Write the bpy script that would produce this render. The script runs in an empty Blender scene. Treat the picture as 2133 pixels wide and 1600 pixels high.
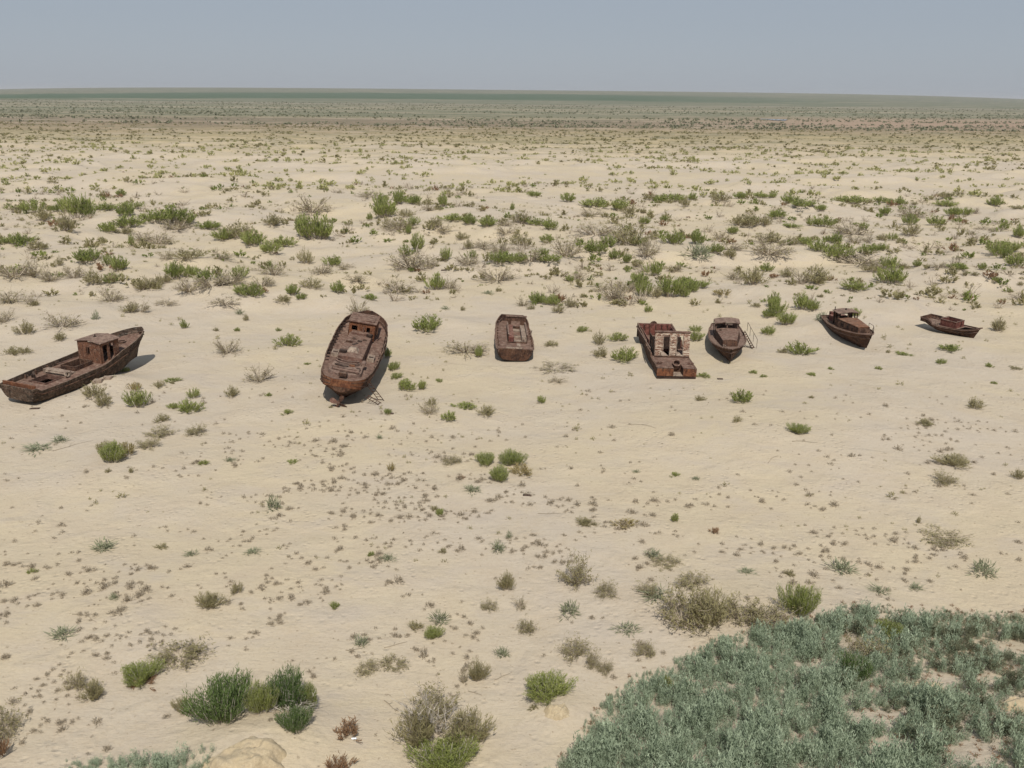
import bpy, math, random
import numpy as np
from mathutils import Matrix, Vector

random.seed(7)
RNG = np.random.default_rng(11)
sc = bpy.context.scene
R = math.radians
# ------------------------------------------------------------------ camera, sky, sun, exposure
IMG_W, IMG_H = 2133.0, 1600.0
HFOV = R(60.0)
FPX = (IMG_W / 2) / math.tan(HFOV / 2)
PITCH = math.atan((800.0 - 197.0) / FPX)
ROLL = R(0.565)
CAM_H = 26.0
cam_data = bpy.data.cameras.new('camera')
cam = bpy.data.objects.new('camera', cam_data)
sc.collection.objects.link(cam)
cam_data.sensor_width = 36.0
cam_data.angle = HFOV
cam_data.clip_start = 0.5
cam_data.clip_end = 60000.0
CAM_M = Matrix.Translation((0, 0, CAM_H)) @ Matrix.Rotation(R(90) - PITCH, 4, 'X') @ Matrix.Rotation(ROLL, 4, 'Z')
cam.matrix_world = CAM_M
sc.camera = cam

SUN_EL, SUN_AZ = R(54.0), R(-5.0)         # shadows fall away from the camera, SUN_AZ = direction they point, from +Y
world = bpy.data.worlds.new('World'); sc.world = world; world.use_nodes = True
wn = world.node_tree
for n in list(wn.nodes): wn.nodes.remove(n)
w_out = wn.nodes.new('ShaderNodeOutputWorld'); w_bg = wn.nodes.new('ShaderNodeBackground')
w_sky = wn.nodes.new('ShaderNodeTexSky'); w_sky.sky_type = 'NISHITA'; w_sky.sun_disc = False
w_sky.sun_elevation = SUN_EL
w_sky.sun_rotation = math.pi - 0.0 + SUN_AZ
w_sky.air_density = 1.0; w_sky.dust_density = 0.6; w_sky.ozone_density = 1.0; w_sky.altitude = 50
w_hs = wn.nodes.new('ShaderNodeHueSaturation'); w_hs.inputs['Saturation'].default_value = 0.6; w_hs.inputs['Value'].default_value = 0.9
w_mx = wn.nodes.new('ShaderNodeMix'); w_mx.data_type = 'RGBA'; w_mx.inputs[0].default_value = 0.72; w_mx.inputs[7].default_value = (4.55, 5.25, 6.35, 1)
wn.links.new(w_sky.outputs[0], w_hs.inputs['Color'])
wn.links.new(w_hs.outputs[0], w_mx.inputs[6]); wn.links.new(w_mx.outputs[2], w_bg.inputs['Color']); w_bg.inputs['Strength'].default_value = 0.075
wn.links.new(w_bg.outputs[0], w_out.inputs['Surface'])
sun_d = bpy.data.lights.new('sun', 'SUN'); sun_d.energy = 3.95; sun_d.angle = R(0.6); sun_d.color = (1.0, 0.955, 0.88)
sun = bpy.data.objects.new('sun', sun_d); sc.collection.objects.link(sun)
sdir = Vector((math.sin(SUN_AZ) * math.cos(SUN_EL), math.cos(SUN_AZ) * math.cos(SUN_EL), -math.sin(SUN_EL)))
sun.rotation_mode = 'QUATERNION'; sun.rotation_quaternion = sdir.to_track_quat('-Z', 'Y')
sun.location = (0, -50, 80)
sc.view_settings.view_transform = 'Standard'; sc.view_settings.look = 'None'
sc.view_settings.exposure = 0.0; sc.view_settings.gamma = 1.0
HAZE = 5.5e-5
sc.cycles.volume_bounces = 0
sc.cycles.max_bounces = 6
sc.cycles.transparent_max_bounces = 8

# ------------------------------------------------------------------ helpers: tags
def tag(o, label=None, cat=None, group=None, kind=None):
    if label: o['label'] = label
    if cat: o['category'] = cat
    if group: o['group'] = group
    if kind: o['kind'] = kind
    return o
def link(o, parent=None):
    sc.collection.objects.link(o)
    if parent is not None: o.parent = parent
    return o

# ------------------------------------------------------------------ materials
def new_mat(name):
    m = bpy.data.materials.new(name); m.use_nodes = True
    nt = m.node_tree
    b = nt.nodes['Principled BSDF']
    return m, nt, b
def node(nt, t, **kw):
    n = nt.nodes.new(t)
    for k, v in kw.items():
        if k.startswith('i_'): n.inputs[k[2:].replace('_', ' ')].default_value = v
        else: setattr(n, k, v)
    return n
def math_n(nt, op, a, b=None, clamp=False):
    n = nt.nodes.new('ShaderNodeMath'); n.operation = op; n.use_clamp = clamp
    for i, v in enumerate((a, b)):
        if v is None: continue
        if isinstance(v, (int, float)): n.inputs[i].default_value = v
        else: nt.links.new(v, n.inputs[i])
    return n.outputs[0]
def mixc(nt, f, a, b, blend='MIX'):
    n = nt.nodes.new('ShaderNodeMix'); n.data_type = 'RGBA'; n.blend_type = blend
    for s, v in ((0, f), (6, a), (7, b)):
        if isinstance(v, (int, float)): n.inputs[s].default_value = v
        elif isinstance(v, tuple): n.inputs[s].default_value = (*v, 1)
        else: nt.links.new(v, n.inputs[s])
    return n.outputs[2]
def ramp(nt, f, stops, interp='LINEAR'):
    n = nt.nodes.new('ShaderNodeValToRGB'); cr = n.color_ramp; cr.interpolation = interp
    while len(cr.elements) > 1: cr.elements.remove(cr.elements[-1])
    cr.elements[0].position = stops[0][0]
    c = stops[0][1]; cr.elements[0].color = (*c, 1) if isinstance(c, tuple) else (c, c, c, 1)
    for p, c in stops[1:]:
        e = cr.elements.new(p); e.color = (*c, 1) if isinstance(c, tuple) else (c, c, c, 1)
    nt.links.new(f, n.inputs[0])
    return n.outputs[0]
def noise(nt, vec, scale, detail=4, rough=0.55, dist=0.0):
    n = nt.nodes.new('ShaderNodeTexNoise'); n.inputs['Scale'].default_value = scale
    n.inputs['Detail'].default_value = detail; n.inputs['Roughness'].default_value = rough
    n.inputs['Distortion'].default_value = dist
    nt.links.new(vec, n.inputs['Vector'])
    return n.outputs[0]
def scaled(nt, vec, s):
    n = nt.nodes.new('ShaderNodeMapping'); n.inputs['Scale'].default_value = s
    nt.links.new(vec, n.inputs['Vector']); return n.outputs[0]

def rust_mat(name, base, dark, light, paint=None, paint_amt=0.0, seed=0.0, dust=0.5, streak=0.6):
    m, nt, b = new_mat(name)
    tc = node(nt, 'ShaderNodeTexCoord')
    mp = nt.nodes.new('ShaderNodeMapping'); mp.inputs['Location'].default_value = (seed, seed * .7, seed * .3)
    nt.links.new(tc.outputs['Object'], mp.inputs['Vector']); v = mp.outputs[0]
    big = noise(nt, v, 0.9, 6, 0.72, 0.6)
    mid = noise(nt, v, 2.6, 6, 0.7, 0.3)
    fine = noise(nt, v, 14, 4, 0.7)
    stv = scaled(nt, v, (3.2, 3.2, 0.35))
    st = noise(nt, stv, 2.2, 5, 0.7)
    c = mixc(nt, ramp(nt, big, [(0.42, 0.0), (0.56, 1.0)]), dark, base)
    c = mixc(nt, ramp(nt, mid, [(0.50, 0.0), (0.64, 1.0)]), c, light)
    scab = noise(nt, v, 5.5, 4, 0.6, 0.8)
    c = mixc(nt, math_n(nt, 'MULTIPLY', ramp(nt, scab, [(0.56, 0.0), (0.62, 1.0)]), .7), c, tuple(x * 0.35 for x in dark))
    flake = noise(nt, mp.outputs[0], 3.7, 5, 0.8, 1.2)
    c = mixc(nt, math_n(nt, 'MULTIPLY', ramp(nt, flake, [(0.63, 0.0), (0.68, 1.0)]), .5), c, tuple(min(.5, x * 1.7 + .03) for x in light))
    c = mixc(nt, math_n(nt, 'MULTIPLY', ramp(nt, st, [(0.5, 0.0), (0.66, 1.0)]), streak), c, tuple(x * 0.45 for x in dark))
    c = mixc(nt, math_n(nt, 'MULTIPLY', ramp(nt, fine, [(0.35, 1.0), (0.5, 0.0)]), 0.55), c, tuple(x * 0.55 for x in dark))
    # sand blown on to faces that look up
    geo = node(nt, 'ShaderNodeNewGeometry'); sx = node(nt, 'ShaderNodeSeparateXYZ'); nt.links.new(geo.outputs['True Normal'], sx.inputs[0])
    up = ramp(nt, sx.outputs[2], [(0.55, 0.0), (0.95, 1.0)])
    dn = ramp(nt, mid, [(0.42, 0.15), (0.66, 1.0)])
    c = mixc(nt, math_n(nt, 'MULTIPLY', math_n(nt, 'MULTIPLY', up, dn), dust), c, (0.30, 0.215, 0.16))
    if paint:
        pn = noise(nt, scaled(nt, v, (1.3, 1.3, 7.5)), 1.6, 8, 0.85, 0.5)
        c = mixc(nt, ramp(nt, pn, [(0.60 - paint_amt * .2, 0.0), (0.63 - paint_amt * .2, 1.0)]), c, paint)
    nt.links.new(c, b.inputs['Base Color'])
    b.inputs['Roughness'].default_value = 0.9; b.inputs['Specular IOR Level'].default_value = 0.15
    bp = node(nt, 'ShaderNodeBump'); bp.inputs['Strength'].default_value = 0.55; bp.inputs['Distance'].default_value = 0.05
    hh = math_n(nt, 'ADD', math_n(nt, 'MULTIPLY', mid, 1.2), math_n(nt, 'MULTIPLY', fine, 0.35))
    nt.links.new(hh, bp.inputs['Height']); nt.links.new(bp.outputs[0], b.inputs['Normal'])
    return m
M = {}
M['hull'] = rust_mat('rusted hull plating', (0.116, 0.059, 0.037), (0.051, 0.029, 0.022), (0.177, 0.105, 0.071), seed=1.0)
M['hull_grey'] = rust_mat('greyed rusted hull', (0.107, 0.069, 0.048), (0.047, 0.034, 0.026), (0.195, 0.137, 0.103), (0.186, 0.173, 0.146), 0.12, seed=5.0)
M['orange'] = rust_mat('fresh orange rust', (0.195, 0.079, 0.039), (0.107, 0.045, 0.027), (0.270, 0.131, 0.070), seed=3.0, streak=.4)
M['deck'] = rust_mat('sandy rusted deck', (0.163, 0.088, 0.065), (0.098, 0.055, 0.041), (0.219, 0.137, 0.108), seed=8.0, dust=0.55, streak=.3)
M['deck_grey'] = rust_mat('weathered grey deck', (0.19, 0.12, 0.095), (0.12, 0.078, 0.062), (0.27, 0.19, 0.15), seed=2.0, dust=0.6, streak=.3)
M['red'] = rust_mat('red oxide plating', (0.186, 0.068, 0.052), (0.112, 0.044, 0.035), (0.242, 0.105, 0.081), seed=6.0, streak=.5)
M['paint'] = rust_mat('peeling white paint on rust', (0.20, 0.085, 0.05), (0.12, 0.05, 0.032), (0.30, 0.16, 0.11), (0.56, 0.48, 0.38), 0.50, seed=9.0, dust=0.2)
M['paint_little'] = rust_mat('rust with paint flecks', (0.186, 0.086, 0.050), (0.102, 0.048, 0.032), (0.251, 0.137, 0.092), (0.428, 0.389, 0.302), 0.03, seed=4.0, dust=0.3)
M['dark'] = rust_mat('dark rusted steel and painted shade', (0.047, 0.029, 0.022), (0.026, 0.018, 0.015), (0.079, 0.047, 0.035), seed=7.0, dust=0.25)  # dark steel parts; also paints shade in openings and the barge cabin
M['bleached'] = rust_mat('sun bleached steel', (0.33, 0.26, 0.20), (0.2, 0.14, 0.11), (0.44, 0.36, 0.28), seed=12.0, dust=0.5, streak=.3)

def leaf_mat(name, c1, c2, rnd=0.35, trans=0.38):
    m, nt, b = new_mat(name)
    oi = node(nt, 'ShaderNodeObjectInfo')
    at = node(nt, 'ShaderNodeAttribute'); at.attribute_name = 'tint'
    f = math_n(nt, 'ADD', math_n(nt, 'MULTIPLY', at.outputs['Fac'], 1.0 - rnd), math_n(nt, 'MULTIPLY', oi.outputs['Random'], rnd), True)
    c = mixc(nt, f, c1, c2)
    nt.links.new(c, b.inputs['Base Color'])
    b.inputs['Roughness'].default_value = 0.85; b.inputs['Specular IOR Level'].default_value = 0.12
    tr = node(nt, 'ShaderNodeBsdfTranslucent'); nt.links.new(c, tr.inputs['Color'])
    mx = node(nt, 'ShaderNodeMixShader'); mx.inputs[0].default_value = trans
    nt.links.new(b.outputs[0], mx.inputs[1]); nt.links.new(tr.outputs[0], mx.inputs[2])
    nt.links.new(mx.outputs[0], nt.nodes['Material Output'].inputs['Surface'])
    return m
M['green'] = leaf_mat('green saxaul twigs', (0.17, 0.21, 0.055), (0.38, 0.405, 0.135))
M['deepgreen'] = leaf_mat('deep green twigs', (0.085, 0.14, 0.045), (0.20, 0.265, 0.095))
M['olive'] = leaf_mat('olive twigs', (0.24, 0.215, 0.105), (0.42, 0.375, 0.205))
M['dry'] = leaf_mat('dry grey twigs', (0.30, 0.25, 0.185), (0.47, 0.40, 0.31), trans=.1)
M['blue'] = leaf_mat('blue green saltwort', (0.22, 0.235, 0.14), (0.37, 0.385, 0.26))
M['salt'] = leaf_mat('grey green saltwort mass', (0.20, 0.255, 0.165), (0.44, 0.51, 0.365), rnd=0.0, trans=.2)
M['russet'] = leaf_mat('russet twigs', (0.24, 0.14, 0.08), (0.38, 0.25, 0.15))
M['straw'] = leaf_mat('yellow straw twigs', (0.26, 0.22, 0.09), (0.42, 0.34, 0.17))
M['tuft'] = leaf_mat('dry cushion tufts', (0.27, 0.22, 0.16), (0.42, 0.36, 0.27), trans=.1)
M['stem'] = leaf_mat('grey stems', (0.22, 0.17, 0.12), (0.36, 0.30, 0.24), trans=0)
M['pale'] = leaf_mat('bleached dead branches', (0.38, 0.34, 0.29), (0.52, 0.47, 0.41), trans=0)
M['farscrub'] = leaf_mat('far scrub', (0.28, 0.29, 0.12), (0.48, 0.45, 0.21), rnd=0, trans=.15)

# ------------------------------------------------------------------ noise in numpy
def _hash(ix, iy, s):
    h = (ix.astype(np.int64) * 374761393 + iy.astype(np.int64) * 668265263 + s * 1442695041) & 0x7fffffff
    h = ((h ^ (h >> 13)) * 1274126177) & 0x7fffffff
    return ((h ^ (h >> 16)) & 0xffff) / 65535.0
def vnoise(x, y, s=0):
    x = np.asarray(x, float); y = np.asarray(y, float)
    ix, iy = np.floor(x), np.floor(y); fx, fy = x - ix, y - iy
    fx = fx * fx * fx * (fx * (fx * 6 - 15) + 10); fy = fy * fy * fy * (fy * (fy * 6 - 15) + 10)
    a, b = _hash(ix, iy, s), _hash(ix + 1, iy, s); c, d = _hash(ix, iy + 1, s), _hash(ix + 1, iy + 1, s)
    return (a + (b - a) * fx) * (1 - fy) + (c + (d - c) * fx) * fy
def fbm(x, y, s=0, o=4):
    v = 0; a = .5; t = 0
    for i in range(o):
        v = v + a * vnoise(x * 2 ** i + i * 17.3, y * 2 ** i - i * 9.1, s + i); t += a; a *= .5
    return v / t
def smooth(a, b, x):
    t = np.clip((x - a) / (b - a), 0, 1); return t * t * (3 - 2 * t)

# ------------------------------------------------------------------ pixel -> place
def ray(px, py):
    v = Vector(((px - IMG_W / 2) / FPX, -(py - IMG_H / 2) / FPX, -1.0))
    return (CAM_M.to_3x3() @ v).normalized()
def U(px, py, z=0.0):
    d = ray(px, py); t = (z - CAM_H) / d.z
    return Vector((d.x * t, d.y * t, z))
INV = CAM_M.inverted()
def to_px(x, y, z):
    a = np.array(INV); P = np.stack([x, y, z, np.ones_like(x)])
    q = a @ P
    return IMG_W / 2 + FPX * q[0] / -q[2], IMG_H / 2 - FPX * q[1] / -q[2], -q[2]

# shrubs read off the photograph: kind, x, y of the foot, width, height (photo pixels)
SHRUBS = """g 252 408 22 12;o 33 440 20 12;g 67 442 42 24;o 88 460 35 28;g 105 438 18 10;g 117 441 12 14;g 137 441 28 24;g 165 452 40 44;g 183 450 24 30
g 218 438 36 16;g 262 450 34 22;g 275 438 35 14;o 140 482 36 34;g 325 466 44 24;g 357 466 48 28;g 390 468 40 26;d 372 482 45 22;g 436 478 38 16;g 226 484 36 18
g 270 478 46 24;o 262 488 30 14;d 298 503 35 20;d 330 508 44 24;g 274 512 12 22;g 468 500 36 22;o 500 495 60 30;g 527 512 42 30;o 568 472 36 24;g 562 528 36 24
g 590 516 40 20;g 635 495 35 40;g 660 500 50 45;g 678 498 22 25;d 650 445 50 30;g 10 508 24 14;g 42 510 38 22;o 83 520 32 18;g 182 548 46 26;g 227 552 22 20
g 250 562 30 28;d 345 540 24 16;o 393 540 56 22;o 125 553 12 18;d 30 580 50 25;d 72 575 30 30;d 107 585 28 24;d 155 578 30 24;o 193 595 36 32;g 233 590 34 18
o 300 604 36 26;o 322 600 30 24;o 347 590 28 20;g 368 580 36 32;g 395 576 30 22;d 395 612 36 30;g 430 588 40 24;d 443 600 50 28;g 500 580 34 22;d 480 592 40 24
g 505 615 30 20;g 528 620 36 28;d 545 597 36 18;g 610 615 22 20;o 590 632 36 16;g 628 625 16 14;o 637 548 28 28;g 695 554 30 20;d 570 572 36 22;d 670 572 30 18
o 650 600 40 20;g 705 610 24 24;d 22 628 50 24;d 63 635 24 22;o 73 637 16 12;d 233 628 40 26;o 272 652 30 22;d 293 650 26 26;d 345 637 30 12;d 470 640 45 14
d 768 412 36 12;g 795 432 22 25;g 803 452 46 32;g 770 458 12 14;g 830 425 22 24;g 863 425 26 18;g 922 430 20 26;d 892 438 20 16;o 984 428 10 9;y 1004 440 16 10
o 845 452 30 16;o 812 475 34 16;d 830 480 40 20;g 858 470 26 18;g 851 488 10 16;g 943 462 44 14;g 979 468 26 20;g 1015 472 32 20;d 1050 470 24 16;o 1085 465 40 24
g 1120 470 36 14;g 1145 478 24 22;o 905 475 30 20;d 925 485 30 16;o 962 500 20 16;o 975 518 16 20;d 1055 492 30 14;o 1082 510 40 22;g 1138 505 28 16;d 1005 520 34 16
d 1040 525 30 20;g 1183 420 26 16;g 1067 437 9 14;g 1112 410 20 12;g 1240 435 50 18;d 1232 450 34 14;g 1290 438 30 22;o 1310 445 26 20;o 1340 445 14 10;g 1395 420 50 16
o 1355 418 30 12;g 1343 466 18 14;g 1383 461 12 12;g 1353 452 8 14;g 870 522 30 30;g 845 535 22 22;d 858 560 62 34;d 895 558 24 24;g 929 543 20 24;g 982 538 18 16
d 975 552 34 22;g 1042 555 38 24;g 1075 552 32 20;d 1105 550 36 24;g 1140 552 44 16;g 1130 532 24 14;d 1180 535 48 34;g 1236 532 40 24;g 1266 514 28 22;o 1312 510 62 42
g 1330 512 28 18;g 1403 508 36 26;g 1279 542 20 20;g 1305 547 18 18;d 1348 540 34 28;g 1363 574 26 28;o 1328 556 24 18;d 1240 492 55 22;d 1345 566 18 16;d 1406 566 20 16
d 1037 586 50 26;d 828 610 44 28;g 908 602 32 30;d 935 600 26 22;d 744 590 30 12;d 1205 583 24 18;g 1187 587 16 12;g 1330 600 40 30;g 1340 617 26 30;d 1310 608 26 20
o 1365 620 30 26;g 1395 618 36 40;g 1422 605 32 26;g 1452 600 34 18;d 1280 626 42 40;g 1120 632 34 24;g 1150 636 32 24;d 1090 637 20 18;o 1163 652 22 20;o 1190 640 20 20
o 1106 645 14 12;g 771 625 26 14;d 746 655 32 32;b 928 645 14 8;b 1016 612 18 8;o 1039 607 14 8;g 1350 650 16 14;o 964 647 10 10;g 1442 416 16 14;o 1500 422 34 18
g 1542 413 24 12;g 1583 412 26 10;g 1609 412 14 10;g 1645 422 28 18;o 1428 430 16 20;g 1772 425 46 16;o 1812 423 18 9;g 1835 422 24 12;g 1853 427 14 12;g 1875 427 22 16
g 1969 430 32 12;g 2072 430 24 18;o 2118 435 28 8;o 1972 412 30 12;o 1905 427 12 8;g 1672 438 50 14;g 1710 440 20 12;g 1843 448 24 16;d 1902 452 44 22;g 1894 467 26 20
g 1985 450 26 18;g 2010 448 26 14;d 2032 445 12 10;o 1540 470 38 20;o 1565 473 44 26;o 1590 470 30 20;g 1617 456 36 16;g 1690 470 18 14;g 1715 472 38 20;g 1650 475 28 8
g 1948 469 32 18;o 1896 492 32 26;d 1775 490 50 24;g 1797 480 16 14;d 1780 506 24 14;d 1807 505 20 12;o 1836 500 24 14;g 1858 500 18 14;g 1740 507 24 20;g 1722 503 16 12
g 1452 508 26 26;g 1525 487 22 14;d 1500 498 28 16;o 1603 505 50 22;d 1600 540 60 34;o 1650 510 26 16;b 1455 545 40 30;g 1488 530 26 18;o 1518 538 28 20;d 1520 520 34 14
g 1677 510 30 14;g 1706 524 38 24;g 1730 528 12 12;g 1822 522 32 12;g 1840 522 14 14;g 1745 545 44 28;g 1800 530 22 18;d 1790 552 60 22;o 1815 566 32 22;g 1850 560 32 24
g 1855 590 46 36;o 1880 560 26 12;g 1910 556 14 12;g 2075 530 36 24;g 2100 525 30 22;g 2090 538 28 22;g 2122 495 24 24;g 2115 555 34 24;g 1995 564 32 14;g 2045 562 16 14
o 2010 575 10 10;o 2030 575 14 9;d 1955 560 24 12;g 2073 590 20 9;o 2125 595 12 8;d 2055 479 30 8;g 2090 478 20 14;o 1638 577 26 20;d 1668 585 36 26;o 1700 590 46 36
g 1595 565 26 16;d 1530 583 30 16;o 1568 592 50 34;g 1438 608 24 20;g 1424 618 18 20;g 1782 607 40 18;y 1504 617 32 12;o 1495 632 10 9;o 1710 620 14 8;g 1615 658 34 36
g 1638 677 30 28;g 1670 645 32 32;g 1692 648 26 24;g 1603 662 26 20;o 1838 620 12 5;g 890 692 50 34;g 603 722 44 28;g 384 684 14 18;d 475 738 44 32;d 540 795 46 32
d 133 683 52 28;o 127 710 30 20;o 54 697 34 28;o 25 740 36 20;o 52 738 30 18;d 8 672 26 24;o 196 830 46 36;o 215 848 36 34;g 290 850 44 40;y 283 815 26 20;g 262 775 16 12;g 360 796 30 10
o 330 808 26 16;g 395 860 50 30;g 405 830 24 22;g 362 852 22 14;o 337 880 30 20;d 335 910 50 24;d 408 907 38 26;o 483 828 30 28;g 235 965 50 46;y 262 952 40 34;o 222 945 40 30
o 274 985 12 14;o 225 985 12 12;d 310 935 42 28;b 80 940 54 16;b 125 922 30 16;g 848 815 40 26;g 880 812 20 22;g 825 790 24 14;g 808 745 14 22;d 895 862 32 30
o 900 845 26 20;g 935 878 36 20;g 970 853 46 16;o 1012 868 40 28;g 915 796 16 8;g 820 772 24 20;o 1247 718 28 30;o 1250 745 36 24;g 1300 755 50 34;g 1285 712 34 20;g 1212 692 20 12
g 1447 712 30 28;g 1449 690 20 12;d 970 738 74 30;g 997 745 20 26;o 1148 722 32 14;d 1160 798 28 14;d 1155 772 66 16;g 1600 697 26 18;g 1665 740 52 30;o 1632 736 24 14;g 1880 740 30 8
g 1980 733 40 16;g 1960 758 24 12;o 2078 690 30 30;g 1128 840 20 16;g 1544 840 46 32;o 1458 835 20 14;o 1534 880 20 16;g 1663 905 38 24;o 2031 852 36 28;o 1925 887 36 14
o 1985 975 62 32;d 1968 1010 44 32;o 2120 998 26 26;g 1011 970 40 28;g 1066 972 46 36;g 1041 1004 42 34;y 1085 990 44 26;y 815 981 18 18;d 940 968 36 22;b 570 1063 30 34
b 985 1026 34 16;g 425 969 18 12;b 480 962 20 10;g 610 965 22 8;g 598 864 22 12;b 215 1148 46 26;o 338 1143 28 12;b 398 1158 22 16;b 527 1155 28 16;g 68 1194 20 10
o 905 1065 20 14;g 916 1074 20 14;b 1060 1122 14 18;b 1037 1152 26 32;b 807 1170 28 18;g 773 1158 16 9;o 923 1153 18 14;g 1405 1087 20 20;b 1450 1000 16 10;g 1405 993 20 10
r 1487 1112 22 14;r 961 998 18 9;o 1913 1090 10 18;o 1220 1096 40 18;y 1300 1100 42 20;d 1200 1225 60 72;o 1056 1232 32 42;d 1020 1272 32 24;d 1082 1270 28 30;b 1185 1285 42 34
d 1440 1225 62 36;d 1262 1245 44 34;b 915 1300 32 32;g 903 1333 34 28;o 866 1315 28 24;b 753 1347 30 26;g 697 1268 22 14;o 440 1270 56 38;o 492 1238 26 30;b 238 1250 16 18
b 130 1332 44 28;d 378 1385 94 50;o 195 1460 50 40;g 1137 1462 92 56;d 1097 1320 38 36;b 1047 1370 28 26;d 1195 1375 54 52;d 1235 1395 30 44;o 995 1422 38 48;d 965 1425 20 38
d 1260 1405 30 30;b 1305 1320 42 24;d 1342 1370 40 38;b 1365 1250 48 30;g 1663 1287 66 72;d 765 1405 42 32;d 820 1395 52 28;o 1645 1200 24 16;b 1755 1195 52 36;b 1830 1235 32 20
b 2045 1200 46 38;d 1965 1130 84 18;b 1908 1230 26 18;d 1385 1180 54 22;g 1385 1440 28 36;r 705 1615 50 44;o 1110 1480 20 12;d 160 1440 40 50;b 1555 1195 30 14
o 360 800 10 8;g 1400 745 12 8;g 1465 787 26 12;g 1570 778 18 8;g 1690 783 18 8;g 1775 702 12 6;b 1325 985 12 10;o 2115 770 24 8;b 1360 1165 30 26;o 130 815 12 8;g 1590 786 14 7;g 2060 765 16 10
d 465 540 30 14;d 720 560 24 12;o 1575 640 20 10;o 1215 620 16 10;d 1250 605 22 12;b 500 655 14 14;o 513 668 12 14;g 580 690 10 8;g 495 690 12 8;o 450 690 12 8;g 640 760 12 6;b 200 665 14 18
g 1610 640 26 30;b 1710 668 22 20;g 1780 660 20 18;o 1850 735 12 8;g 1730 770 12 7;o 1690 830 12 8;g 1830 770 14 8;g 2070 800 12 7;o 690 850 10 7;g 560 826 14 9;g 808 862 18 12;b 790 915 12 14"""
SH = []
for e in SHRUBS.replace('\n', ';').split(';'):
    e = e.split()
    if len(e) == 5: SH.append((e[0], *[float(q) for q in e[1:]]))

# sand mounds that grew around the shrub clusters (photo pixel of the crest, radius m, height m)
MOUNDS = [(240, 800, 2.4, .75), (150, 835, 2.0, .3), (1322, 728, 2.0, .85), (1352, 772, 1.2, .2), (1025, 725, 2.0, .3), (1115, 735, 2.0, .25), (660, 800, 3.0, .4), (780, 870, 5, .35), (1560, 745, 2.2, .2), (1480, 740, 2.2, .15), (1700, 690, 2, .2), (240, 478, 9, 1.6), (350, 470, 10, 1.8), (170, 452, 8, 1.5), (40, 512, 8, 1.2), (520, 512, 10, 1.4), (660, 500, 8, 1.4), (210, 555, 6, .9), (400, 590, 9, 1.1),
          (800, 452, 8, 1.4), (940, 470, 11, 2.2), (1000, 500, 10, 1.6), (1130, 482, 9, 1.5), (860, 545, 6, 1.0), (1090, 555, 9, .8), (1310, 512, 8, 1.0), (1350, 610, 6, .7),
          (1560, 474, 9, 1.0), (1720, 524, 8, .9), (1780, 495, 9, .9), (1850, 575, 6, .8), (1690, 440, 9, 1.2), (2090, 530, 8, 1.0), (250, 385, 16, 2.2), (880, 360, 18, 2.2), (1260, 360, 18, 1.8),
          (1500, 372, 16, 1.6), (700, 395, 12, 1.6), (1150, 395, 14, 1.6), (1900, 380, 14, 1.6), (420, 400, 12, 1.6), (1830, 840, 7, .35), (1600, 930, 8, .5), (640, 850, 5, .3), (1540, 880, 8, .45), (960, 860, 4, .4), (240, 970, 4, .35),
          (1600, 1310, 5, .6), (500, 1560, 2.6, .6), (620, 1520, 2.0, .4), (1165, 1475, 1.3, .3), (350, 1250, 6, .35), (1000, 1100, 9, .4)]
MW = [(U(a, b)[0], U(a, b)[1], r, h) for a, b, r, h in MOUNDS]
# the scrub bank at the near right: its edge on the flat, from photo pixels
EDGE = [(900, 1800), (1030, 1680), (1155, 1600), (1240, 1485), (1320, 1415), (1400, 1385), (1500, 1340), (1600, 1318), (1700, 1292), (1780, 1262), (1900, 1268), (2010, 1262), (2140, 1268), (2300, 1270), (2600, 1285)]
EW = np.array([U(a, b)[:2] for a, b in EDGE])
def edge_y(x): return np.interp(x, EW[:, 0], EW[:, 1], left=-60)
def height(x, y):
    x = np.asarray(x, float); y = np.asarray(y, float)
    near = smooth(75, 130, y); far = 1 - smooth(420, 900, y)
    z = (fbm(x / 42, y / 30, 3) - .5) * 1.0 + (fbm(x / 9, y / 7, 8, 3) - .5) * .22
    n = fbm(x / 26 + 2.2, y / 17, 21, 3)
    z = z + near * far * (smooth(.45, .72, n) * 1.6 + (fbm(x / 11, y / 8, 5, 3) - .5) * .9 * (1 - smooth(200, 300, y) * .5))
    z = z * (1 - smooth(900, 2500, y) * .5)
    for mx, my, r, h in MW:
        z = z + h * np.exp(-(((x - mx) / (r * 1.3)) ** 2 + ((y - my) / r) ** 2))
    z = z + 62.0 * smooth(2500, 8000, y) * (1 - smooth(12000, 16000, y)) * np.clip(1 - (x / (.64 * np.maximum(y, 1))) ** 4, 0, 1)
    # bank with scrub at the near right
    d = edge_y(x) - y
    z = z + np.clip(d, 0, 30) * .20 * smooth(-.5, 4, d) * smooth(-10, 6, x) 
    b = 24.3 - 1.04 * y
    z = np.where(y < 24.5, np.maximum(z, np.minimum(b, 24.3) + (fbm(x / 3, y / 3, 2, 3) - .5) * .5), z)
    return z
def hz(x, y): return float(height(np.array([x]), np.array([y]))[0])
_T = np.concatenate([np.linspace(25, 140, 460), np.geomspace(140.5, 2500, 700)])
def G(px, py):
    d = ray(px, py)
    X, Y, Z = d.x * _T, d.y * _T, CAM_H + d.z * _T
    below = Z < height(X, Y)
    i = int(np.argmax(below)) if below.any() else len(_T) - 1
    i = max(i, 1)
    a, b = Z[i - 1] - height(X[i - 1:i], Y[i - 1:i])[0], Z[i] - height(X[i:i + 1], Y[i:i + 1])[0]
    t = _T[i - 1] + (_T[i] - _T[i - 1]) * (a / (a - b) if a != b else 1)
    x, y = d.x * t, d.y * t
    return Vector((x, y, hz(x, y))), t

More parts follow.
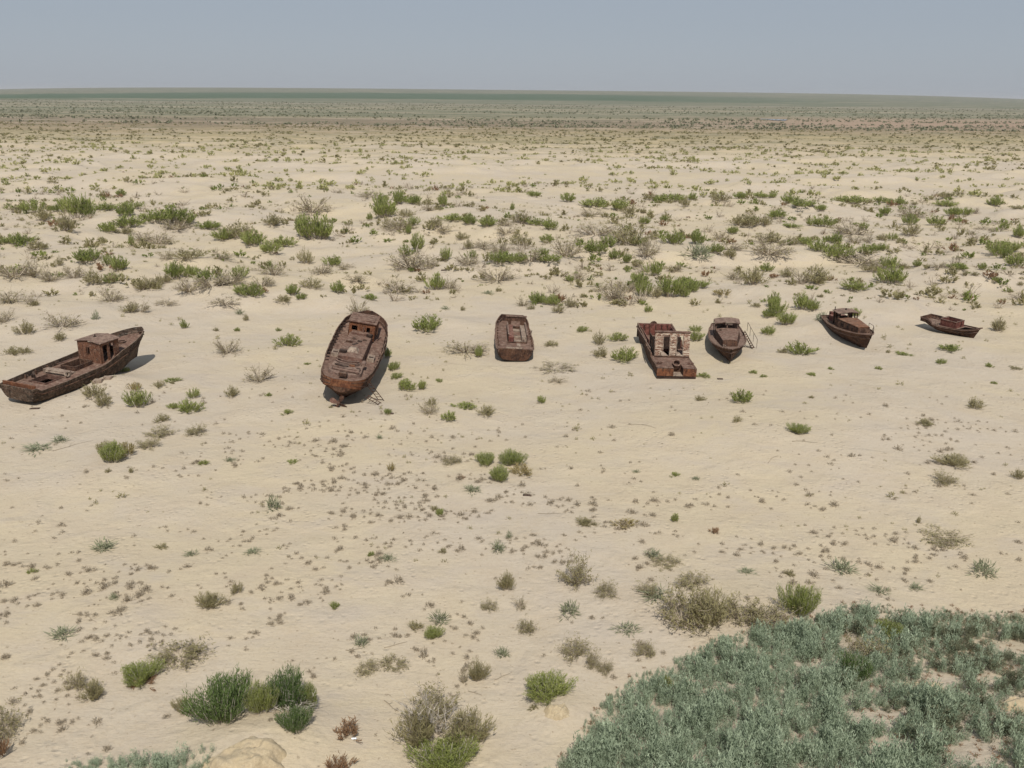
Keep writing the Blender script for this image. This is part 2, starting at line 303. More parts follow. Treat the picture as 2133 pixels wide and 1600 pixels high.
# ------------------------------------------------------------------ ground
def grid_mesh(name, X, Y, Z):
    r, c = X.shape
    me = bpy.data.meshes.new(name)
    me.vertices.add(r * c); me.vertices.foreach_set('co', np.stack([X, Y, Z], -1).astype(np.float32).ravel())
    idx = np.arange(r * c).reshape(r, c)
    q = np.stack([idx[:-1, :-1], idx[:-1, 1:], idx[1:, 1:], idx[1:, :-1]], -1).reshape(-1, 4)
    n = len(q)
    me.loops.add(n * 4); me.loops.foreach_set('vertex_index', q.ravel().astype(np.int32))
    me.polygons.add(n); me.polygons.foreach_set('loop_start', np.arange(0, n * 4, 4, dtype=np.int32)); me.polygons.foreach_set('loop_total', np.full(n, 4, np.int32))
    me.polygons.foreach_set('use_smooth', np.ones(n, bool))
    me.update(calc_edges=True)
    return me
ys = np.concatenate([np.linspace(-80, 20, 60)[:-1], np.linspace(20, 60, 220)[:-1], np.geomspace(60, 500, 420)[:-1], np.geomspace(500, 26000, 150)])
ss = np.linspace(-1, 1, 620)
YY, SS = np.meshgrid(ys, ss, indexing='ij')
XX = SS * (np.maximum(YY, 0) * .80 + 45)
ground_me = grid_mesh('sand_flat', XX, YY, height(XX, YY))

gm, nt, gb = new_mat('desert ground')
tc = node(nt, 'ShaderNodeTexCoord'); OBJ = tc.outputs['Object']
sep = node(nt, 'ShaderNodeSeparateXYZ'); nt.links.new(OBJ, sep.inputs[0])
n_big = noise(nt, OBJ, 0.035, 5, 0.6); n_mid = noise(nt, OBJ, 0.35, 5, 0.6); n_fine = noise(nt, OBJ, 6.0, 5, 0.75)
sand = mixc(nt, ramp(nt, n_big, [(0.44, 0.0), (0.56, 1.0)]), (0.498, 0.42, 0.298), (0.478, 0.41, 0.322))
sand = mixc(nt, ramp(nt, n_mid, [(0.42, 0.0), (0.75, 0.7)]), sand, (0.455, 0.375, 0.275))
sand = mixc(nt, math_n(nt, 'MULTIPLY', ramp(nt, n_fine, [(0.3, 1.0), (0.52, 0.0)]), 0.42), sand, (0.36, 0.28, 0.19))
crust = noise(nt, scaled(nt, OBJ, (0.16, 0.30, 1)), 1.0, 6, 0.65, 0.5)
sand = mixc(nt, ramp(nt, crust, [(0.50, 0.0), (0.68, 0.55)]), sand, (0.43, 0.37, 0.305))
speck = noise(nt, OBJ, 3.3, 3, 0.6)
sand = mixc(nt, ramp(nt, speck, [(0.665, 0.0), (0.70, 0.6)]), sand, (0.25, 0.19, 0.13))
# far bands by distance
yy = math_n(nt, 'MAXIMUM', sep.outputs[1], 100.0)
t0 = math_n(nt, 'DIVIDE', math_n(nt, 'LOGARITHM', math_n(nt, 'DIVIDE', yy, 300.0), math.e), 3.283)
xr = math_n(nt, 'DIVIDE', sep.outputs[0], yy)
warp = noise(nt, scaled(nt, OBJ, (0.0022, 0.006, 1)), 1.0, 4, 0.6)
warp2 = noise(nt, scaled(nt, OBJ, (0.012, 0.03, 1)), 1.0, 4, 0.7)
t = math_n(nt, 'ADD', t0, math_n(nt, 'ADD', math_n(nt, 'MULTIPLY', math_n(nt, 'SUBTRACT', warp, .5), .10), math_n(nt, 'MULTIPLY', math_n(nt, 'SUBTRACT', warp2, .5), .05)))
t = math_n(nt, 'SUBTRACT', t, math_n(nt, 'MULTIPLY', xr, 0.03))
bands = ramp(nt, t, [(0.0, (0.47, 0.375, 0.25)), (0.12, (0.44, 0.35, 0.215)), (0.20, (0.39, 0.315, 0.185)), (0.255, (0.35, 0.27, 0.17)), (0.30, (0.27, 0.20, 0.14)), (0.36, (0.24, 0.19, 0.135)),
                     (0.385, (0.32, 0.27, 0.18)), (0.40, (0.21, 0.195, 0.13)), (0.50, (0.205, 0.20, 0.135)), (0.53, (0.33, 0.28, 0.20)), (0.55, (0.21, 0.20, 0.135)), (0.62, (0.22, 0.20, 0.14)),
                     (0.64, (0.30, 0.26, 0.20)), (0.66, (0.16, 0.165, 0.11)), (1.0, (0.155, 0.155, 0.11))])
sp1 = noise(nt, scaled(nt, OBJ, (0.12, 0.12, 1)), 1.0, 5, 0.8)
sp2 = noise(nt, scaled(nt, OBJ, (0.02, 0.03, 1)), 1.0, 6, 0.8)
spk = ramp(nt, math_n(nt, 'ADD', math_n(nt, 'MULTIPLY', sp1, .5), math_n(nt, 'MULTIPLY', sp2, .5)), [(0.44, 0.0), (0.56, 1.0)])
bands = mixc(nt, math_n(nt, 'MULTIPLY', spk, 0.45), bands, (0.09, 0.105, 0.062))
light = ramp(nt, noise(nt, scaled(nt, OBJ, (0.0025, 0.016, 1)), 1.0, 6, 0.75), [(0.53, 0.0), (0.60, 1.0)])
bands = mixc(nt, math_n(nt, 'MULTIPLY', light, 0.6), bands, (0.42, 0.34, 0.25))
dark_ = ramp(nt, noise(nt, scaled(nt, OBJ, (0.003, 0.020, 1)), 1.3, 6, 0.75), [(0.54, 0.0), (0.62, 1.0)])
bands = mixc(nt, math_n(nt, 'MULTIPLY', dark_, 0.45), bands, (0.10, 0.115, 0.065))
pink = math_n(nt, 'MULTIPLY', ramp(nt, xr, [(.1, 0.0), (.35, 1.0)]), ramp(nt, t, [(.28, 0.0), (.34, 1.0), (.40, 1.0), (.44, 0.0)]))
bands = mixc(nt, math_n(nt, 'MULTIPLY', pink, .7), bands, (0.36, 0.255, 0.185))
# reed belt, dark green, fading to the right
tr_ = math_n(nt, 'SUBTRACT', math_n(nt, 'ADD', t0, math_n(nt, 'MULTIPLY', math_n(nt, 'SUBTRACT', warp, .5), .10)), math_n(nt, 'SUBTRACT', .075, math_n(nt, 'MULTIPLY', math_n(nt, 'MULTIPLY', xr, xr), .25)))
reed = ramp(nt, tr_, [(0.675, 0.0), (0.69, 1.0), (0.785, 1.0), (0.80, 0.0)])
reed_x = ramp(nt, xr, [(0.12, 1.0), (0.40, 0.0)])
bands = mixc(nt, math_n(nt, 'MULTIPLY', math_n(nt, 'MULTIPLY', reed, reed_x), .85), bands, (0.055, 0.095, 0.05))
fm = ramp(nt, math_n(nt, 'ADD', t0, math_n(nt, 'MULTIPLY', math_n(nt, 'SUBTRACT', warp2, .5), .25)), [(0.05, 0.0), (0.20, 1.0)])
col = mixc(nt, fm, sand, bands)
nt.links.new(col, gb.inputs['Base Color'])
gb.inputs['Roughness'].default_value = 0.95; gb.inputs['Specular IOR Level'].default_value = 0.1
rip = noise(nt, scaled(nt, OBJ, (0.9, 2.6, 1)), 1.6, 4, 0.6, 0.6)
bp = node(nt, 'ShaderNodeBump'); bp.inputs['Strength'].default_value = 0.6; bp.inputs['Distance'].default_value = 0.17
vor = node(nt, 'ShaderNodeTexVoronoi'); vor.inputs['Scale'].default_value = 2.1; nt.links.new(OBJ, vor.inputs['Vector'])
dent = ramp(nt, vor.outputs['Distance'], [(0.0, 0.0), (0.38, 1.0)])
dmask = ramp(nt, noise(nt, OBJ, .22, 3, .6), [(.47, 0.0), (.6, 1.0)])
hsum = math_n(nt, 'ADD', math_n(nt, 'MULTIPLY', math_n(nt, 'MULTIPLY', dent, dmask), .8), math_n(nt, 'ADD', math_n(nt, 'MULTIPLY', rip, .55), math_n(nt, 'ADD', math_n(nt, 'MULTIPLY', n_fine, .35), math_n(nt, 'MULTIPLY', noise(nt, OBJ, 1.1, 3, .6), .8))))
nt.links.new(hsum, bp.inputs['Height']); nt.links.new(bp.outputs[0], gb.inputs['Normal'])
ground_me.materials.append(gm)
tag(link(bpy.data.objects.new('sand_flat', ground_me)), 'wide sandy dry lake bed with low dunes', None, kind='structure')

# ------------------------------------------------------------------ geometry collector for hard things
class MB:
    def __init__(s): s.v = []; s.f = []
    def add(s, vs, fs):
        o = len(s.v); s.v += [tuple(v) for v in vs]; s.f += [tuple(i + o for i in f) for f in fs]; return s
    def box(s, x0, x1, y0, y1, z0, z1, rot=None, c=None):
        vs = [Vector((x, y, z)) for z in (z0, z1) for y in (y0, y1) for x in (x0, x1)]
        if rot is not None:
            c = Vector(c) if c is not None else Vector(((x0 + x1) / 2, (y0 + y1) / 2, (z0 + z1) / 2))
            vs = [rot @ (v - c) + c for v in vs]
        return s.add(vs, [(0, 2, 3, 1), (4, 5, 7, 6), (0, 1, 5, 4), (2, 6, 7, 3), (0, 4, 6, 2), (1, 3, 7, 5)])
    def hexa(s, b4, t4): # bottom ring, top ring (ccw)
        return s.add(list(b4) + list(t4), [(3, 2, 1, 0), (4, 5, 6, 7), (0, 1, 5, 4), (1, 2, 6, 5), (2, 3, 7, 6), (3, 0, 4, 7)])
    def tube(s, pts, r, n=8, cap=True, r2=None):
        pts = [Vector(p) for p in pts]; rings = []
        for i, p in enumerate(pts):
            d = (pts[min(i + 1, len(pts) - 1)] - pts[max(i - 1, 0)]).normalized()
            a = d.cross(Vector((0, 0, 1)));
            if a.length < 1e-3: a = d.cross(Vector((0, 1, 0)))
            a.normalize(); b = d.cross(a)
            rr = r if r2 is None else r + (r2 - r) * i / (len(pts) - 1)
            rings.append([p + a * rr * math.cos(2 * math.pi * k / n) + b * rr * math.sin(2 * math.pi * k / n) for k in range(n)])
        vs = [v for g in rings for v in g]; fs = []
        for i in range(len(pts) - 1):
            for k in range(n):
                fs.append((i * n + k, i * n + (k + 1) % n, (i + 1) * n + (k + 1) % n, (i + 1) * n + k))
        if cap: fs.append(tuple(range(n - 1, -1, -1))); fs.append(tuple((len(pts) - 1) * n + k for k in range(n)))
        return s.add(vs, fs)
    def ring(s, c, axis, r_in, r_out, h, n=20):
        c = Vector(c); ax = Vector(axis).normalized(); a = ax.orthogonal().normalized(); b = ax.cross(a); vs = []
        for hh, rr in ((0, r_out), (h, r_out), (h, r_in), (0, r_in)):
            vs += [c + ax * hh + (a * math.cos(2 * math.pi * k / n) + b * math.sin(2 * math.pi * k / n)) * rr for k in range(n)]
        fs = []
        for j in range(4):
            for k in range(n):
                fs.append((j * n + k, j * n + (k + 1) % n, ((j + 1) % 4) * n + (k + 1) % n, ((j + 1) % 4) * n + k))
        return s.add(vs, fs)
    def build(s, name, mat, parent=None, smooth_=False, bevel=0.0, jitter=0.0):
        me = bpy.data.meshes.new(name)
        vs = s.v
        if jitter:
            vs = [(x + random.uniform(-1, 1) * jitter, y + random.uniform(-1, 1) * jitter, z + random.uniform(-1, 1) * jitter) for x, y, z in vs]
        me.from_pydata(vs, [], s.f); me.update()
        if mat: me.materials.append(mat)
        if smooth_:
            me.polygons.foreach_set('use_smooth', [True] * len(me.polygons))
        o = bpy.data.objects.new(name, me); link(o, parent)
        if bevel:
            bv = o.modifiers.new('bevel', 'BEVEL'); bv.width = bevel; bv.segments = 2; bv.limit_method = 'ANGLE'
        return o

# wall plate in a plane with rectangular openings. origin o, u axis, v axis, thickness along n
def plate(mb, o, u, v, W, H, holes, th=0.05, top=None):
    o, u, v = Vector(o), Vector(u).normalized(), Vector(v).normalized(); n = u.cross(v).normalized()
    us = sorted({0, W, *[h[0] for h in holes], *[h[1] for h in holes]}); vs = sorted({0, H, *[h[2] for h in holes], *[h[3] for h in holes]})
    solid = [[not any(h[0] - 1e-6 <= us[i] and us[i + 1] <= h[1] + 1e-6 and h[2] - 1e-6 <= vs[j] and vs[j + 1] <= h[3] + 1e-6 for h in holes) for j in range(len(vs) - 1)] for i in range(len(us) - 1)]
    def P(a, b, w): return o + u * a + v * b + n * w
    for i in range(len(us) - 1):
        for j in range(len(vs) - 1):
            if not solid[i][j]: continue
            a, b, c, d = us[i], us[i + 1], vs[j], vs[j + 1]
            V = [P(a, c, 0), P(b, c, 0), P(b, d, 0), P(a, d, 0), P(a, c, -th), P(b, c, -th), P(b, d, -th), P(a, d, -th)]
            F = [(0, 1, 2, 3), (7, 6, 5, 4)]
            if i == 0 or not solid[i - 1][j]: F.append((0, 3, 7, 4))
            if i == len(us) - 2 or not solid[i + 1][j]: F.append((1, 5, 6, 2))
            if j == 0 or not solid[i][j - 1]: F.append((0, 4, 5, 1))
            if j == len(vs) - 2 or not solid[i][j + 1]: F.append((3, 2, 6, 7))
            mb.add(V, F)
    return mb

class Hull:
    """x forward 0..L, y port, z up; all curves are functions of t = x/L"""
    def __init__(s, L, beam, deckz, keel, bwp, bws, shape, rake=0.0, nx=36, stern_rake=0.0, dent=0.02, s0=None):
        s.L, s.beam, s.deckz, s.keel, s.bwp, s.bws, s.shape, s.rake, s.nx, s.sr, s.dent, s.s0 = L, beam, deckz, keel, bwp, bws, shape, rake, nx, stern_rake, dent, s0
        s.seed = random.random() * 100
    def pt(s, t, q, side):
        """q 0 keel..1 top of the side"""
        z0, z1 = s.keel(t), s.deckz(t) + (s.bwp(t) if side > 0 else s.bws(t))
        s0 = s.s0(t) if s.s0 else 1.0
        w = min(1.0, (q / s0)) ** s.shape(t)
        flare = 1.0
        y = s.beam(t) * w * flare
        z = z0 + (z1 - z0) * q
        x = s.L * t + s.rake * smooth(.55, 1.0, t) * (q - .6) - s.sr * (1 - smooth(0, .12, t)) * (q - .4)
        y += (vnoise(x * 1.3 + s.seed, z * 1.7 + side * 9, 5) - .5) * s.dent * 2 * (w > .3)
        return Vector((x, side * y, z))
    def build(s, parent, mat, deck_mat, holes=(), rail_mat=None, deck_label=None, nq=9, ts=None, transom=True, rubs=(), deck_t=(0.0, 1.0), cap=0.09, inner=True):
        ts = ts or [i / s.nx for i in range(s.nx + 1)]
        qs = [(i / nq) ** 1.6 for i in range(nq + 1)]
        mb = MB()
        for side in (1, -1):
            vs = [s.pt(t, q, side) for t in ts for q in qs]; n = len(qs); fs = []
            for i in range(len(ts) - 1):
                for j in range(n - 1):
                    f = (i * n + j, (i + 1) * n + j, (i + 1) * n + j + 1, i * n + j + 1)
                    fs.append(f if side < 0 else f[::-1])
            mb.add(vs, fs)
            # cap rail and inner face of the bulwark
            vs = []; k = cap
            for t in ts:
                p = s.pt(t, 1, side); w = max(abs(p.y) - k, 0.0)
                zi = s.deckz(t) - .02
                vs += [p, Vector((p.x, side * w, p.z + .004)), Vector((p.x - s.rake * smooth(.55, 1, t) * .12, side * w, min(zi, p.z - .03)))]
            fs = []
            for i in range(len(ts) - 1):
                for j in range(2):
                    f = (i * 3 + j, (i + 1) * 3 + j, (i + 1) * 3 + j + 1, i * 3 + j + 1)
                    fs.append(f if side < 0 else f[::-1])
            mb.add(vs, fs)
        if transom:
            for t, fl in ((ts[0], False), (ts[-1], True)):
                if s.beam(t) < .25: continue
                a = [s.pt(t, q, 1) for q in qs]; b = [s.pt(t, q, -1) for q in qs]
                vs = a + b; n = len(qs); fs = []
                for j in range(n - 1):
                    f = (j, j + 1, n + j + 1, n + j); fs.append(f if not fl else f[::-1])
                mb.add(vs, fs)
                # inner side of the transom
                sx = .09 if not fl else -.09
                zi = s.deckz(t) - .02
                pa, pb = a[-1], b[-1]
                V = [pa, pb, Vector((pb.x + sx, pb.y, pb.z + .004)), Vector((pa.x + sx, pa.y, pa.z + .004)), Vector((pb.x + sx, pb.y, min(zi, pb.z - .03))), Vector((pa.x + sx, pa.y, min(zi, pa.z - .03)))]
                mb.add(V, [(0, 1, 2, 3), (3, 2, 4, 5)])
        hull = mb.build('hull', mat, parent, smooth_=False)
        # deck with real openings
        xs = sorted({*[t * s.L for t in ts if deck_t[0] <= t <= deck_t[1]], *[h[0] for h in holes], *[h[1] for h in holes]})
        ysl = sorted({*np.linspace(-3, 3, 9).tolist(), *[h[2] for h in holes], *[h[3] for h in holes]})
        vs = []; fs = []
        for x in xs:
            t = min(max(x / s.L, 0), 1); w = max(s.beam(t) - .06, .0)
            px = s.rake * smooth(.55, 1, t) * .3 - s.sr * (1 - smooth(0, .12, t)) * .45
            for y in ysl:
                yc = max(-w, min(w, y)); vs.append((x + px, yc, s.deckz(t) + .03 * (1 - (y / 3) ** 2)))
        n = len(ysl)
        for i in range(len(xs) - 1):
            for j in range(n - 1):
                cx, cy = (xs[i] + xs[i + 1]) / 2, (ysl[j] + ysl[j + 1]) / 2
                if any(h[0] < cx < h[1] and h[2] < cy < h[3] for h in holes): continue
                f = (i * n + j, (i + 1) * n + j, (i + 1) * n + j + 1, i * n + j + 1)
                pts = [Vector(vs[k]) for k in f]
                if (pts[1] - pts[3]).cross(pts[0] - pts[2]).length < 1e-4: continue
                fs.append(f)
        d = MB(); d.add(vs, fs); dk = d.build('deck', deck_mat, parent)
        for q, r in rubs:
            for side in (1, -1):
                pts = [s.pt(t, q, side) + Vector((0, side * r * .4, 0)) for t in ts[::1]]
                rb = MB(); rb.tube(pts, r, 5); rb.build('rubbing_strake', rail_mat or mat, parent)
        return hull, dk

def boat_root(name, label, stern, bow, z=0.0, roll=0.0, pitch=0.0, group='rusted boat wrecks on the sand'):
    """stern, bow: world points (centre line). x local forward"""
    o = bpy.data.objects.new(name, None); link(o)
    o.empty_display_size = 1
    d = Vector((bow[0] - stern[0], bow[1] - stern[1]))
    yaw = math.atan2(d.y, d.x)
    zz = hz((stern[0] + bow[0]) / 2, (stern[1] + bow[1]) / 2) + z
    o.location = (stern[0], stern[1], zz)
    o.rotation_euler = (roll, pitch, yaw)
    tag(o, label, 'boat', group)
    return o, d.length
def coaming(parent, x0, x1, y0, y1, z, h, mat, th=.07, name='hatch_coaming'):
    m = MB()
    m.box(x0 - th, x1 + th, y0 - th, y0, z - .3, z + h); m.box(x0 - th, x1 + th, y1, y1 + th, z - .3, z + h)
    m.box(x0 - th, x0, y0, y1, z - .3, z + h - .003); m.box(x1, x1 + th, y0, y1, z - .3, z + h - .003)
    return m.build(name, mat, parent)

I = lambda *p: (lambda t: float(np.interp(t, [a for a, b in p], [b for a, b in p])))
def S(*p):  # smooth curve through points
    xs = [a for a, b in p]; yv = [b for a, b in p]
    def f(t):
        t = min(max(t, xs[0]), xs[-1])
        for i in range(len(xs) - 1):
            if t <= xs[i + 1]:
                u = (t - xs[i]) / (xs[i + 1] - xs[i]); break
        m = []
        for k in (i, i + 1):
            a, b = max(k - 1, 0), min(k + 1, len(xs) - 1)
            m.append((yv[b] - yv[a]) / (xs[b] - xs[a]) * (xs[i + 1] - xs[i]))
        u2, u3 = u * u, u * u * u
        return (2 * u3 - 3 * u2 + 1) * yv[i] + (u3 - 2 * u2 + u) * m[0] + (-2 * u3 + 3 * u2) * yv[i + 1] + (u3 - u2) * m[1]
    return f

# ---------------- wreck 1: long coaster at the left
st, bw = U(36, 813, 1.35), U(291, 708, 2.2)
b1, L1 = boat_root('wrecked_fishing_boat', 'long dark rusty boat at the left edge with roofed wheelhouse', st, bw, z=-.25, roll=R(1.5), pitch=R(-.8))
H1 = Hull(L1, S((0, 1.95), (.25, 2.1), (.6, 2.1), (.78, 1.95), (.9, 1.35), (.97, .7), (1, .06)), S((0, 1.35), (.3, 1.5), (.6, 1.75), (.7, 2.15), (1, 2.75)), S((0, .45), (.15, .1), (.8, 0), (1, .5)),
          S((0, .42), (.3, .5), (.6, .5), (.7, .5), (1, .6)), I((0, .42), (.04, .42), (.05, .05), (.53, .05), (.62, .3), (1, .6)), S((0, .13), (.3, .13), (.7, .22), (1, .75)), rake=1.0, stern_rake=.25)
L = L1
H1.build(b1, M['hull_grey'], M['deck'], holes=[(.14 * L, .27 * L, -1.0, .85), (.38 * L, .52 * L, -.75, .75)], rubs=[(.72, .05)], rail_mat=M['hull'])
coaming(b1, .14 * L, .27 * L, -1.0, .85, 1.42, .16, M['deck'])
coaming(b1, .38 * L, .52 * L, -.75, .75, 1.62, .40, M['hull'])
m = MB(); m.box(.37 * L, .525 * L, 0.80, 1.22, 2.08, 2.14, rot=Matrix.Rotation(R(-18), 3, 'X')); m.build('hatch_cover', M['deck'], b1)
m = MB(); m.box(.285 * L, .325 * L, -1.2, 1.55, 1.46, 1.92); m.box(.327 * L, .36 * L, -1.1, 1.5, 1.46, 1.7); m.build('winch_housing', M['bleached'], b1)
m = MB(); m.ring((.28 * L, -1.28, 1.80), (0.2, -1, .3), .15, .25, .18, 14); m.tube([(.28 * L, -1.3, 1.8), (.28 * L, 1.2, 1.74)], .07, 8); m.build('winch_drum', M['bleached'], b1)
m = MB(); m.box(.012 * L, .022 * L, -1.84, 1.84, 1.35, 2.0); m.build('stern_board', M['orange'], b1)
for yy_ in (-1.1, 1.0):
    m = MB(); m.box(.0135 * L - .1, .0135 * L - .03, yy_, yy_ + .32, 1.62, 1.72); m.build('fairlead', M['dark'], b1)
# wheelhouse
w0, w1, z0 = .545 * L, .70 * L, 1.68
m = MB()
plate(m, (w0, 1.15, z0), (0, -1, 0), (0, 0, 1), 2.75, 2.0, [(1.0, 1.42, .8, 1.45)], .05)
plate(m, (w0, -1.6, z0), (1, 0, 0), (0, 0, 1), w1 - w0, 2.0, [(.28, .82, .12, 1.7), (1.12, 1.6, .12, 1.7)], .05)
plate(m, (w1, 1.15, z0), (-1, 0, 0), (0, 0, 1), w1 - w0, 2.0, [(.5, 1.1, .95, 1.55)], .05)
plate(m, (w1, -1.55, z0), (0, 1, 0), (0, 0, 1), 2.65, 2.0, [(.3, .9, 1.05, 1.65), (1.7, 2.3, 1.05, 1.65)], .05)
wh = m.build('wheelhouse', M['paint_little'], b1)
m = MB(); e = .14
zt = z0 + 2.0
A = [(w0 - .12, 1.15 + e, zt), (w1 + .2, 1.15 + e, zt), (w1 + .2, -1.6 - e, zt), (w0 - .12, -1.6 - e, zt)]
mid = [(w0 - .12, -.22, zt + .2), (w1 + .2, -.22, zt + .2)]
m.add([A[0], mid[0], A[3], A[1], mid[1], A[2]] + [tuple(Vector(p) - Vector((0, 0, .06))) for p in (A[0], mid[0], A[3], A[1], mid[1], A[2])],
      [(0, 1, 4, 3), (1, 2, 5, 4), (9, 10, 7, 6), (10, 11, 8, 7), (0, 6, 7, 1), (1, 7, 8, 2), (3, 4, 10, 9), (4, 5, 11, 10), (0, 3, 9, 6), (2, 8, 11, 5)])
m.build('roof', M['deck_grey'], wh)
m = MB(); m.tube([(.62 * L, .0, zt + .15), (.62 * L, .0, zt + .42)], .05); m.ring((.62 * L, 0, zt + .16), (0, 0, 1), .06, .16, .05, 12); m.build('roof_vent', M['dark'], wh)
m = MB(); m.box(w0 - .04, w0 + .01, -.1, .02, z0 + .75, z0 + 1.5); m.build('window_frame', M['hull'], wh)
m = MB(); m.ring((.84 * L, 0, 2.42), (0, 0, 1), .28, .4, .16, 18); m.build('deck_hatch', M['hull'], b1)
for y_ in (1.25, 1.5):
    m = MB(); m.tube([(.2 * L, y_, 1.4), (.2 * L, y_, 1.78)], .09); m.build('bollard', M['dark'], b1)
for t_ in (.08, .17, .25, .34):
    p = H1.pt(t_, .97, 1); m = MB(); m.box(p.x - .04, p.x + .04, p.y - .35, p.y - .12, p.z - .5, p.z - .04); m.build('stanchion', M['hull'], b1)
m = MB(); plate(m, (.23 * L, 1.93, 1.44), (1, 0, 0), (0, 0, 1), .34, .34, [], .03); m.build('freeing_port', M['bleached'], b1)
m = MB(); m.tube([(.99 * L, -.12, 2.9), (1.035 * L, -.12, 2.8), (1.03 * L, -.12, 2.5)], .09); m.build('anchor_fitting', M['hull'], b1)

# ---------------- wreck 2: big trawler, listing
st, bw = U(699, 797, 2.6), U(757, 668, 3.2)
b2, L2 = boat_root('wrecked_trawler', 'largest rusty trawler with propeller showing under its round stern and a ladder', st, bw, z=.05, roll=R(10), pitch=R(-.5))
L = L2
H2 = Hull(L, S((0, .8), (.03, 1.45), (.10, 1.95), (.3, 2.35), (.6, 2.55), (.8, 2.35), (.92, 1.7), (1, .3)), S((0, 2.75), (.25, 2.5), (.6, 2.6), (.85, 3.0), (1, 3.3)), S((0, 1.75), (.08, .95), (.16, .1), (.5, 0), (.85, .05), (1, .7)),
          S((0, .12), (.1, .12), (.3, .12), (.45, .35), (.7, .55), (1, .75)), S((0, .12), (.1, .12), (.3, .12), (.45, .2), (.7, .55), (1, .75)), S((0, .5), (.1, .9), (.25, .6), (.5, .32), (.8, .5), (1, .9)), rake=1.2, nx=56, dent=.05,
          s0=S((0, .3), (.1, .55), (.3, .75), (.6, .8), (1, 1)))
ts2 = [0, .006, .015, .03, .05, .075, .10, .13] + [i / 40 for i in range(6, 41)]
H2.build(b2, M['hull'], M['deck'], ts=ts2, rubs=[(.86, .06), (.6, .05)], rail_mat=M['hull'])
# orange band at the round stern
def arc_wall(H, t0_, t1_, q0, q1, off, n=14):
    tt = [t1_ + (t0_ - t1_) * i / n for i in range(n + 1)]
    pa = [(t, 1) for t in tt] + [(t, -1) for t in tt[::-1]]
    vs = []
    for t, sd in pa:
        a, b = H.pt(t, q0, sd), H.pt(t, q1, sd)
        o = Vector((-1, sd * .8, 0)).normalized() * off
        vs += [a + o, b + o]
    fs = [(2 * i, 2 * i + 1, 2 * i + 3, 2 * i + 2) for i in range(len(pa) - 1)]
    return MB().add(vs, fs)
aw = arc_wall(H2, 0, .16, .42, 1.0, .035); aw.build('stern_plating', M['orange'], b2)
# deck houses
def house(parent, name, mat, x0, x1, w0, w1, z, h, round_aft=0.0, taper=.06, n=8, top_mat=None):
    pts = []
    if round_aft > 0:
        for k in range(n + 1):
            a = -math.pi / 2 + math.pi * k / n
            pts.append((x0 - round_aft * math.cos(a) + 0, -math.sin(a) * -w0))
        pts = [(x, y) for x, y in pts]
    else: pts = [(x0, -w0), (x0, w0)]
    pts = pts + [(x1, w1), (x1, -w1)]
    m_ = MB(); k = len(pts)
    cx = (x0 + x1) / 2
    vs = [(x, y, z) for x, y in pts] + [(cx + (x - cx) * (1 - taper * .4), y * (1 - taper), z + h) for x, y in pts]
    m_.add(vs, [(i, (i + 1) % k, k + (i + 1) % k, k + i) for i in range(k)] + [tuple(range(k, 2 * k))])
    return m_.build(name, mat, parent)
dz = 2.5
h0 = house(b2, 'after_deckhouse', M['deck_grey'], .07 * L + .9, .25 * L, 1.5, 1.4, dz - .05, .50, round_aft=1.0)
m = MB(); m.tube([(.10 * L, -1.1, 3.08), (.115 * L, 1.1, 3.05)], .10, 10); m.tube([(.10 * L, -1.2, 3.08), (.10 * L, -1.0, 3.1)], .18, 12); m.box(.13 * L, .145 * L, -1.2, 1.2, 2.98, 3.12); m.build('net_roller', M['deck_grey'], b2)
m = MB(); m.box(.035 * L, .07 * L, -.3, .35, 2.9, 3.25); m.build('towing_block', M['hull'], b2)
m = MB(); m.ring((.15 * L, -1.05, 2.99), (0, 0, 1), .13, .2, .12); m.build('deck_pipe', M['dark'], b2)
# curved winch guard
m = MB(); m.tube([(.235 * L, 1.2, 3.1), (.215 * L, .8, 3.12), (.20 * L, 0, 3.12), (.21 * L, -.8, 3.12), (.235 * L, -1.0, 3.1)], .06, 6)
m.tube([(.255 * L, 1.1, 3.12), (.24 * L, .6, 3.12), (.235 * L, 0, 3.12), (.25 * L, -.9, 3.12)], .05, 6); m.tube([(.22 * L, -1.3, 3.05), (.26 * L, -1.3, 3.05)], .22, 10); m.build('trawl_winch', M['deck_grey'], b2)
h1 = house(b2, 'engine_casing', M['deck'], .25 * L + .02, .67 * L, 1.2, 1.2, dz - .05, .95, taper=.08)
for y_ in (-.62, .42):
    m = MB(); m.ring((.56 * L, y_, 3.40), (0, 0, 1), .17, .24, .06, 16); m.build('skylight_rim', M['hull'], h1)
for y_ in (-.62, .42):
    m = MB(); m.tube([(.56 * L, y_, 3.405), (.56 * L, y_, 3.42)], .17, 16); m.build('skylight_painted_shade', M['dark'], h1)  # solid dark disc, paints the shade of a hole inside each rim
m = MB(); m.hexa([(.33 * L, -.5, 3.4), (.395 * L, -.5, 3.4), (.395 * L, .5, 3.4), (.33 * L, .5, 3.4)], [(.345 * L, -.3, 3.8), (.385 * L, -.3, 3.62), (.385 * L, .28, 3.66), (.35 * L, .3, 3.74)]); m.build('torn_funnel_base', M['bleached'], b2)
for y0_, y1_ in ((1.34, 1.98), (-1.98, -1.36)):
    m = MB(); m.box(.37 * L, .44 * L, y0_, y1_, dz - .1, dz + .34); ob = m.build('vent_box', M['bleached'], b2)
    m = MB(); m.box(.385 * L, .405 * L, y0_ + .1, y1_ - .1, dz + .34, dz + .352); m.build('vent_painted_shade', M['dark'], ob)  # thin dark slab paints the shade of an open vent; box is closed
